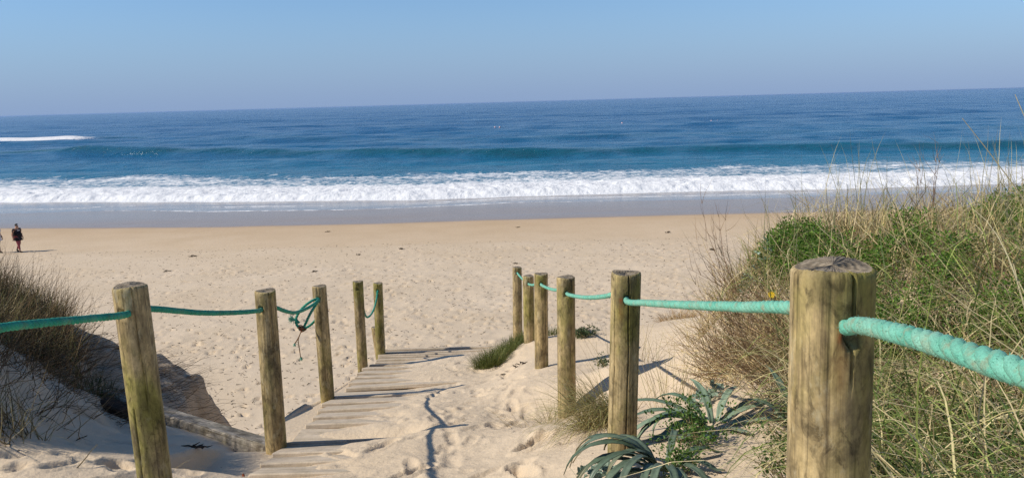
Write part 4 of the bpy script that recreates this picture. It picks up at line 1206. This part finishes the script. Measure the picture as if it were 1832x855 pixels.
def holly(x, y, n, rad, h, size, label, seed):
    rg = np.random.default_rng(seed)
    root = empty("sea_holly", (x, y, float(zat(x, y)))); tag(root, label, "plant", "pale sea holly plants")
    a = np.arange(15) / 15 * 2 * np.pi
    rr = np.where(np.arange(15) % 3 == 0, 1.08, np.where(np.arange(15) % 3 == 1, .72, .85))
    fan = np.c_[rr * np.cos(a), rr * np.sin(a) * .85, .16 * np.sin(3 * a) + .10 * rr]
    V0 = np.r_[[[0, 0, 0]], fan]
    tr = [(0, 1 + i, 1 + (i + 1) % 15) for i in range(15)]
    meshes = []
    for v in range(3):
        c = np.array((.21, .29, .215)) * (1 + .16 * (v - 1))
        me = np_mesh("leaf", V0 * [1, 1, 1 + .4 * v], None, tr, False, None, np.repeat(c[None], 16, 0)); me.materials.append(M["waxy"]); meshes.append(me)
    for i in range(n):
        th = rg.uniform(0, 6.28); d = rad * math.sqrt(rg.random())
        px, py = x + d * math.cos(th), y + d * math.sin(th)
        o = link("leaf", meshes[i % 3], None, root, False)
        o.location = (px - x, py - y, float(zat(px, py)) - root.location.z + rg.uniform(.25, 1) * h * (1.1 - .7 * d / rad))
        o.rotation_euler = (rg.normal(0, .55), rg.normal(0, .55), rg.uniform(0, 6.28))
        s = size * rg.uniform(.6, 1.15); o.scale = (s, s, s)
    k = 8
    R = np.c_[np.full(k, x), np.full(k, y), np.full(k, root.location.z - .01)]
    leafy("stems", [strips(R, rg.uniform(0, 6.28, k), rg.uniform(.1, .9, k), np.full(k, h * 1.2), np.full(k, .005), np.full(k, .1), tints(k, (.2, .25, .15), (.3, .3, .2), rg), 4, seed, .05, 3)], M["twig"], root)
holly(.27, 2.84, 46, .12, .12, .026, "pale grey-green sea holly left of the strap leaves at the picture's bottom", 1)
holly(.97, 3.75, 30, .10, .10, .028, "pale sea holly at the dead stems' edge behind the strap-leaved rosette", 2)
holly(1.32, 2.12, 44, .16, .07, .030, "pale sea holly in the bottom right corner under the grass", 3)
holly(1.02, 1.98, 26, .12, .05, .028, "pale sea holly at the bottom edge just right of the foreground post", 4)
holly(1.62, 5.0, 34, .14, .22, .032, "pale leaves among straw near the upper left edge of the right-hand dune", 5)

# a bare twiggy shrub sticking out of the dune's upper left edge
def twig_shrub(x, y, n, L, azm, label, seed, tilt=(.3, 1.2)):
    rg = np.random.default_rng(seed)
    z = float(zat(x, y)); root = empty("dry_shrub", (x, y, z)); tag(root, label, "shrub")
    for i in range(n):
        P = strips(np.array([[x, y, z]]), np.array([rg.normal(azm, .7)]), np.array([rg.uniform(*tilt)]), np.array([L * rg.uniform(.6, 1.1)]), np.array([.0065]), np.array([rg.uniform(-.7, -.1)]), tints(1, BROWN, (.19, .10, .06), rg), 8, seed * 50 + i, .07, 3)
        C = P[0].reshape(8, 3, 3).mean(1)
        m = 7
        idx = rg.integers(2, 8, m)
        S = strips(C[idx], rg.normal(azm, 1.2, m), rg.uniform(.1, 1.0, m), L * rg.uniform(.12, .36, m), np.full(m, .0035), rg.uniform(-.6, .1, m), tints(m, BROWN, BROWN2, rg), 5, seed * 70 + i, .12, 3)
        leafy("branch", [P, S], M["twig"], root)
twig_shrub(1.50, 5.1, 8, .62, math.pi * .96, "bare brown twiggy shrub poking out from the right-hand dune's left edge", 1)
twig_shrub(1.42, 4.5, 7, .50, math.pi, "low bare twigs leaning over the sand below the dune edge", 2, (.7, 1.4))
twig_shrub(2.5, 4.6, 6, .62, math.pi * .6, "dark wiry seed stems standing above the grass on the dune crest", 3, (.05, .6))

# long pale stalks on the far right
for i, (x, y, az, tl, L, bd, lab) in enumerate([(2.24, 2.75, 3.1, .60, 1.10, .04, "tall pale grass stalk bending left near the right picture edge"), (2.12, 2.6, 3.14, .42, 1.10, .03, "tallest pale grass stalk cut off by the right picture edge"), (1.98, 2.85, 1.7, .35, .72, .3, "pale arching grass stalk above the green herb")]):
    z = float(zat(x, y))
    o = leafy("grass_stalk", [strips(np.array([[x, y, z]]), np.array([az]), np.array([tl]), np.array([L]), np.array([.010]), np.array([bd]), np.array([[.62, .55, .34]]), 9, i, 0.0, 3, .25)], M["leaf"])
    tag(o, lab, "grass stalk", "tall stalks on the right-hand dune")

# yellow flower
fx, fy = 1.40, 4.2
fz = 7.93
root = empty("yellow_flower", (fx, fy, float(zat(fx, fy)))); tag(root, "yellow daisy-like flower open at the dune's left side", "flower")
V, q, t_ = tube(catmull([(fx, fy, float(zat(fx, fy)) - .01), (fx + .01, fy - .02, fz - .06), (fx, fy - .04, fz)], .03), .002, 5)
link("stem", np_mesh("stem", V, q, t_, True, None, np.repeat([[.08, .12, .03]], len(V), 0)), M["twig"], root)
for i in range(10):
    a = i / 10 * 6.283
    bm_ = np.array([(0, -.004, 0), (.012, -.006, .001), (.022, 0, .002), (.012, .006, .001), (0, .004, 0)])
    R3 = np.array([[math.cos(a), -math.sin(a), 0], [math.sin(a), math.cos(a), 0], [0, 0, 1]])
    Vp = bm_ @ R3.T
    tl = Matrix.Rotation(math.radians(58), 3, 'X')
    Vp = Vp @ np.array(tl).T + [fx, fy - .04, fz]
    link("petal", np_mesh("petal", Vp, None, [(0, 1, 4), (1, 3, 4), (1, 2, 3)], False), M["yellow"], root)

# ------------------------------------------------------------------ left dune scrub
def left_roots(n, rg, x0=-5.2, x1=-2.3, y0=3.35, y1=6.8):
    x = rg.uniform(x0, x1, n * 5); y = rg.uniform(y0, y1, n * 5)
    k = (x < -2.62 - .62 * (y - 4.6) - .16 * fbm(x, y, 1.6, 3, 2)) & (fbm(x, y, 1.5, 3, 5) > -.35)
    x, y = x[k][:n], y[k][:n]
    return np.c_[x, y, zat(x, y) - .01]
rg = np.random.default_rng(91)
r = left_roots(5200, rg); n = len(r)
A = strips(r, rg.uniform(0, 6.28, n), rg.uniform(.1, 1.2, n), rg.uniform(.15, .42, n), rg.uniform(.0035, .007, n), rg.uniform(-.3, .3, n), tints(n, (.07, .05, .025), (.26, .20, .10), rg, .3), 5, 11, .18, 3)
r = left_roots(1400, rg, -5.5, -3.15, 5.3, 6.7); n = len(r)
B = strips(r, rg.normal(.2, 1.2, n), rg.uniform(.2, 1.2, n), rg.uniform(.25, .55, n), rg.uniform(.0035, .0065, n), rg.uniform(-.5, .1, n), tints(n, (.08, .05, .03), (.30, .20, .11), rg, .3), 6, 12, .12, 3)
n = 1500
x = -2.30 - 1.3 * rg.random(n) ** .9; y = rg.uniform(3.9, 5.7, n)
k = rg.random(n) < smooth01(-2.35 - .40 * (y - 4.4), -2.95 - .50 * (y - 4.4), x)
r = np.c_[x, y, zat(x, y) - .01][k]; n = len(r)
C = strips(r, rg.normal(-.3, 1.0, n), rg.uniform(.5, 1.5, n), rg.uniform(.15, .45, n), rg.uniform(.003, .007, n), rg.uniform(-.3, .4, n), tints(n, (.07, .045, .025), (.26, .18, .10), rg, .3), 6, 18, .16, 3)
o = leafy("dune_scrub", [A, B, C], M["twig"])
tag(o, "dark wiry scrub covering the left dune behind the nearest post", "scrub", kind="stuff")
r = left_roots(6500, rg); n = len(r)
A = strips(r, rg.uniform(0, 6.28, n), rg.uniform(.3, 1.4, n), rg.uniform(.12, .38, n), rg.uniform(.003, .006, n), rg.uniform(.0, .6, n), tints(n, (.20, .155, .07), (.56, .46, .24), rg, .25), 4, 13, .1)
r = left_roots(2600, rg, -5.0, -2.9, 4.6, 6.6); n = len(r)
B = strips(r, rg.uniform(0, 6.28, n), rg.uniform(.1, .9, n), rg.uniform(.15, .36, n), rg.uniform(.003, .005, n), rg.uniform(.0, .5, n), tints(n, (.08, .11, .025), (.34, .32, .12), rg), 5, 14, .05)
o = leafy("dry_grass", [A, B], M["leaf"])
tag(o, "dry grass mixed with the dark scrub on the left dune", "grass", kind="stuff")
r = left_roots(420, rg, -4.2, -2.7, 4.2, 6.0); n = len(r)
r2 = np.c_[rg.uniform(-3.5, -2.35, 1100), rg.uniform(4.7, 6.2, 1100), np.zeros(1100)]; r2[:, 2] = zat(r2[:, 0], r2[:, 1])
r = np.r_[r, r2]; n = len(r)
A = strips(r, rg.uniform(-1.4, .6, n), rg.uniform(1.1, 1.55, n), rg.uniform(.12, .40, n), rg.uniform(.0025, .005, n), rg.uniform(-.1, .4, n), tints(n, (.07, .045, .028), (.20, .14, .09), rg), 5, 15, .14, 3)
o = leafy("dead_stems", [A], M["twig"])
tag(o, "loose dead roots and stems trailing down the shaded left dune", "dead stems", kind="stuff")

# ------------------------------------------------------------------ litter
def weed_clump(name, loc, size, label, seed, mat="weed", group=None, cat="seaweed", n=9):
    rg = np.random.default_rng(seed)
    Vs, Qs, Ts, k = [], [], [], 0
    for i in range(n):
        a = rg.uniform(0, 6.28); c = rg.normal(0, size * .22, 2)
        P = [(c[0], c[1], .004)]
        for j in range(3):
            a += rg.normal(0, .8); s = size * rg.uniform(.15, .35)
            P.append((P[-1][0] + s * math.cos(a), P[-1][1] + s * math.sin(a), max(.003, size * rg.uniform(.0, .28))))
        V, q, t = tube(np.array(P), size * np.array([.05, .075, .06, .02]), 5)
        Vs.append(V); Qs.append(q + k); Ts.append(t + k); k += len(V)
    me = np_mesh(name, np.concatenate(Vs), np.concatenate(Qs), np.concatenate(Ts))
    o = link(name, me, M[mat]); o.location = loc
    return tag(o, label, cat, group)
def on_beach(x, y):
    j = np.searchsorted(by, y) - 1
    i = np.searchsorted(BX[j], x) - 1
    return float(BZ[j, i])
rg = np.random.default_rng(101)
spots = [(-17.8, 43.2, .5), (-8.3, 41.7, .35), (10.4, 40.2, .55), (9.7, 48.4, .5), (-12.7, 53.6, .45), (.4, 53.2, .4), (-6.2, 43.5, .5), (.2, 37.6, .4), (-17, 38, .45), (-9.4, 36.4, .4)]
SPOT_LABELS = ["dark seaweed clump on dry sand between the walkers and the second left-hand post", "dark seaweed clump on dry sand above the left-hand post with the empty hole",
               "dark seaweed clump by the tips of the bare twiggy shrub", "dark seaweed clump on damp sand above the split right-hand post", "dark seaweed clump on damp sand above the knotted rope",
               "dark seaweed clump on damp sand above the farthest right-hand post", "dark seaweed clump on dry sand just right of the farthest left-hand post",
               "dark seaweed clump right behind the top of the farthest right-hand post", "dark seaweed clump above the rope between the two nearest left-hand posts", "dark seaweed clump just above the top of the knotted-rope post"]
proto = None
for i, (x, y, s) in enumerate(spots):
    z = on_beach(x, y); s *= .55
    if i < 4:
        o = weed_clump("seaweed_clump", (x, y, z), 1.0, SPOT_LABELS[i], 200 + i, group="dried seaweed scattered over the beach")
        o.scale = (s, s, s)
        proto = (proto or []) + [o]
    else:
        o = proto[i % 4].copy(); col.objects.link(o); o.location = (x, y, z); o.scale = (s, s, s * .8); o["label"] = SPOT_LABELS[i]
    o.rotation_euler = (0, 0, rg.uniform(0, 6.28))
n = 8000      # crumbs of weed and shell
y = 13.5 + 33 * rg.random(n) ** 1.4; x = rg.uniform(-.75, .7, n) * y
z = np.array([on_beach(a, b) for a, b in zip(x, y)])
S = strips(np.c_[x, y, z + .008], rg.uniform(0, 6.28, n), rg.uniform(1.45, 1.6, n), rg.uniform(.03, .16, n), rg.uniform(.010, .030, n), np.zeros(n), tints(n, (.04, .028, .02), (.17, .12, .08), rg), 3, 17, .2, 3)
o = leafy("beach_litter", [S], M["twig"])
tag(o, "fine dark crumbs of weed and driftwood strewn over the beach", "litter", kind="stuff")
weed_clump("seaweed_clump", (-1.43, 3.80, float(zat(-1.43, 3.80))), .12, "red-brown dry weed clump nearest the boardwalk in the shaded hollow", 301, "rust", cat="seaweed", n=16)
weed_clump("seaweed_clump", (-1.54, 3.68, float(zat(-1.54, 3.68))), .07, "smaller red-brown weed clump in the shaded hollow", 302, "rust", cat="seaweed", n=10)
weed_clump("twig_pile", (-1.80, 4.15, float(zat(-1.80, 4.15))), .16, "thin dark twigs lying in the shaded hollow below the beam", 303, cat="twigs", n=7).scale = (.6, .6, .4)
for (x, y, s, lab) in ((.08, 7.3, .07, "dark driftwood lump on the sand by the fourth right-hand post"), (.00, 7.2, .05, "small dark driftwood bit left of the fourth right-hand post"), (-.12, 7.05, .035, "tiny dark driftwood chip on the sand near the green mound")):
    weed_clump("driftwood", (x, y, float(zat(x, y))), s, lab, int(400 + x * 100), cat="driftwood", n=8)
a = np.linspace(0, 6.0, 24)
zr = float(zat(-1.66, 3.74))
V, q, t = tube(np.c_[-1.66 + .028 * np.cos(a), 3.74 + .012 * np.sin(a), zr + .028 + .026 * np.sin(a)], .004, 6)
tag(link("seaweed_ring", np_mesh("seaweed_ring", V, q, t), M["weed"]), "black curled weed ring standing on the shaded sand", "seaweed")
for (x, y, az, tl, L, c, lab) in ((-1.62, 3.42, .6, 1.1, .11, (.55, .48, .33), "pale dry stick on the sand right of the nearest left-hand post"), (-1.86, 3.1, 1.0, .9, .13, (.42, .34, .2), "pale dry stick standing in lit sand left of the nearest post")):
    o = leafy("dry_stick", [strips(np.array([[x, y, float(zat(x, y)) - .01]]), np.array([az]), np.array([tl]), np.array([L]), np.array([.008]), np.array([.0]), np.array([c]), 5, 3, .08, 3, .4)], M["twig"])
    tag(o, lab, "stick")

# ------------------------------------------------------------------ people
def skin_mesh(name, J, E, R, levels=2):
    me = bpy.data.meshes.new(name + "_cage")
    me.from_pydata([tuple(v) for v in J], E, [])
    ob = bpy.data.objects.new(name + "_cage", me); col.objects.link(ob)
    ob.modifiers.new("skin", 'SKIN').use_smooth_shade = True
    for i, rr in enumerate(R):
        sv = me.skin_vertices[0].data[i]
        sv.radius = rr if isinstance(rr, tuple) else (rr, rr)
        sv.use_root = (i == 0)
    s = ob.modifiers.new("sub", 'SUBSURF'); s.levels = levels; s.render_levels = levels
    dg = bpy.context.evaluated_depsgraph_get(); dg.update()
    out = bpy.data.meshes.new_from_object(ob.evaluated_get(dg), depsgraph=dg)
    bpy.data.objects.remove(ob); bpy.data.meshes.remove(me)
    out.name = name; out.materials.clear()
    for p in out.polygons: p.use_smooth = True
    return out

def ellipsoid(name, c, r, seg=16, rings=10, cut=None):
    bm = bmesh.new()
    bmesh.ops.create_uvsphere(bm, u_segments=seg, v_segments=rings, radius=1)
    if cut is not None:
        bmesh.ops.delete(bm, geom=[v for v in bm.verts if cut(v.co)], context='VERTS')
    for v in bm.verts: v.co = Vector((c[0] + v.co.x * r[0], c[1] + v.co.y * r[1], c[2] + v.co.z * r[2]))
    me = bpy.data.meshes.new(name); bm.to_mesh(me); bm.free()
    for p in me.polygons: p.use_smooth = True
    return me

def person(loc, heading, label, top, legs, stout, seed, long_legs=True, shorts=False):
    """x forward, y to the walker's left, z up; mid-stride"""
    root = empty("person", loc, heading); tag(root, label, "person")
    b = stout
    # joints: pelvis chest neck head | rear leg (left) | front leg (right) | arms
    J = [(0, 0, .93), (.01, 0, 1.12), (.02, 0, 1.33), (.03, 0, 1.46), (.045, 0, 1.55), (.055, 0, 1.66),
         (-.02, .10, .88), (-.04, .11, .50), (-.30, .11, .13), (-.24, .11, .035), (-.13, .11, .02),
         (.02, -.10, .88), (.14, -.11, .49), (.20, -.11, .09), (.24, -.11, .045), (.37, -.11, .025),
         (.01, .20 * b, 1.39), (-.04, .25 * b, 1.13), (.10, .24 * b, .93), (.14, .235 * b, .85),
         (.01, -.20 * b, 1.39), (-.06, -.26 * b, 1.13), (-.02, -.26 * b, .90), (-.01, -.255 * b, .82)]
    E = [(0, 1), (1, 2), (2, 3), (3, 4), (4, 5), (0, 6), (6, 7), (7, 8), (8, 9), (9, 10), (0, 11), (11, 12), (12, 13), (13, 14), (14, 15),
         (2, 16), (16, 17), (17, 18), (18, 19), (2, 20), (20, 21), (21, 22), (22, 23)]
    R = [(.13 * b, .15 * b), (.12 * b, .15 * b), (.12 * b, .16 * b), .06, .075, .085, .09 * b, .062 * b, .040, .04, .03, .09 * b, .062 * b, .040, .04, .03,
         .062 * b, .046 * b, .034, .03, .062 * b, .046 * b, .034, .03]
    body = link("body", skin_mesh("body", J, E, R), M["skin"], root, False)
    # face and hair
    for s in (1, -1):
        link("eye", ellipsoid("eye", (.128, s * .032, 1.635), (.012, .014, .010), 8, 6), M["hair"], root, False)
        link("ear", ellipsoid("ear", (.052, s * .084, 1.625), (.020, .010, .030), 8, 6), M["skin"], root, False)
    link("nose", ellipsoid("nose", (.145, 0, 1.61), (.020, .014, .022), 8, 6), M["skin"], root, False)
    link("mouth", ellipsoid("mouth", (.133, 0, 1.575), (.008, .026, .007), 8, 6), M["rust"], root, False)
    link("hair", ellipsoid("hair", (.040, 0, 1.660), (.102, .094, .100), 18, 12, lambda c: c.z < -.05 + .55 * c.x), M["hair"], root, False)
    # clothes: a little fuller than the limbs they cover
    g = .018
    JT = [J[0], J[1], J[2], (.025, 0, 1.44), J[16], (-.02, .235 * b, 1.22), J[20], (-.03, -.245 * b, 1.22), (0, 0, .86)]
    ET = [(0, 1), (1, 2), (2, 3), (2, 4), (4, 5), (2, 6), (6, 7), (0, 8)]
    RT = [(.155 * b + g, .185 * b + g), (.14 * b + g, .17 * b + g), (.13 * b + g, .17 * b + g), .075, .075 * b + g, .060 * b + g, .075 * b + g, .060 * b + g, (.15 * b + g, .18 * b + g)]
    link("t_shirt", skin_mesh("t_shirt", JT, ET, RT), top, root, False)
    pm = J[0]
    def mid(a, c, f): return tuple(a[k] + (c[k] - a[k]) * f for k in range(3))
    if shorts:
        JL = [pm, J[6], mid(J[6], J[7], .8), J[11], mid(J[11], J[12], .8)]; EL = [(0, 1), (1, 2), (0, 3), (3, 4)]
        RL = [(.14 * b, .165 * b), .105 * b, .09 * b, .105 * b, .09 * b]
    else:
        JL = [pm, J[6], J[7], mid(J[7], J[8], .85), J[11], J[12], mid(J[12], J[13], .85)]; EL = [(0, 1), (1, 2), (2, 3), (0, 4), (4, 5), (5, 6)]
        RL = [(.14 * b, .16 * b), .100 * b, .072 * b, .052, .100 * b, .072 * b, .052]
    link("shorts" if shorts else "leggings", skin_mesh("legwear", JL, EL, RL), legs, root, False)
    for ids in ((8, 9, 10), (13, 14, 15)):
        JS = [J[k] for k in ids]
        link("shoe", skin_mesh("shoe", JS, [(0, 1), (1, 2)], [.05, .055, .042]), M["black"], root, False)
    # five fingers a hand, hanging half curled
    for (w, sgn) in ((J[19], 1), (J[23], -1)):
        for f in range(5):
            off = (-.022 + .011 * f) if f < 4 else .026
            L = (.052, .062, .066, .056, .04)[f]
            P = np.array([(w[0] + off, w[1], w[2] - .02), (w[0] + off * 1.2 + .004, w[1] - sgn * .006, w[2] - .02 - L * .55), (w[0] + off * 1.2 + .012, w[1] - sgn * .022, w[2] - .02 - L)])
            V, q, t = tube(P, np.array([.0095, .0085, .006]), 6)
            link("thumb" if f == 4 else "finger", np_mesh("finger", V, q, t), M["skin"], root, False)
    return root
px, py = -30.0, 47.29
p1 = person((px, py, on_beach(px, py) + .0), math.radians(-18), "person in black t-shirt and dusky pink leggings walking right along the beach", M["black"], M["pink"], 1.1, 1)
prn = link("shirt_print", box_mesh("shirt_print", .17, .006, .035, .001, 3, 1, 0), M["white"], p1, False)
prn.location = (.175, -.02, 1.345); prn.rotation_euler = (math.radians(-6), 0, math.radians(90))
px, py = -31.17, 47.2
person((px, py, on_beach(px, py)), math.radians(-12), "person in white top and black shorts cut off by the left picture edge", M["white"], M["black"], 1.0, 2, shorts=True)

# ------------------------------------------------------------------ buoys
for i, (x, y, lab) in enumerate([(-4.9, 281, "pink-white float, left one of the near pair on the sea"), (-3.2, 279, "pink-white float, right one of the near pair on the sea"), (41, 288, "single pink-white float alone on the blue sea"), (72, 283, "white float, left one of the pair farther right"), (74.2, 283, "white float, right one of the pair farther right")]):
    root = empty("buoy", (x, y, .1)); tag(root, lab, "buoy", "floats on the sea")
    link("float", ellipsoid("float", (0, 0, .22), (.30, .30, .30), 14, 10), M["buoy"], root, False)
    link("eyelet", ellipsoid("eyelet", (0, 0, .54), (.08, .08, .10), 8, 6), M["black"], root, False)

# ------------------------------------------------------------------ sea air
bm = bmesh.new()
bmesh.ops.create_cube(bm, size=1.0)
for v in bm.verts:
    v.co = Vector((v.co.x * 82000, -60 if v.co.y < 0 else 29500, -16 if v.co.z < 0 else 9.9))
me = bpy.data.meshes.new("haze"); bm.to_mesh(me); bm.free()
hm = bpy.data.materials.new("sea_air"); hm.use_nodes = True
hm.node_tree.nodes.clear()
ho = hm.node_tree.nodes.new("ShaderNodeOutputMaterial"); hv = hm.node_tree.nodes.new("ShaderNodeVolumePrincipled")
hv.inputs["Color"].default_value = (0.42, 0.60, 0.95, 1)
hv.inputs["Density"].default_value = 0.00004
hv.inputs["Anisotropy"].default_value = 0.2
hm.node_tree.links.new(hv.outputs[0], ho.inputs["Volume"])
me.materials.append(hm)
tag(link("haze", me), "thin blue sea haze over the whole beach and sea", "haze", kind="stuff")
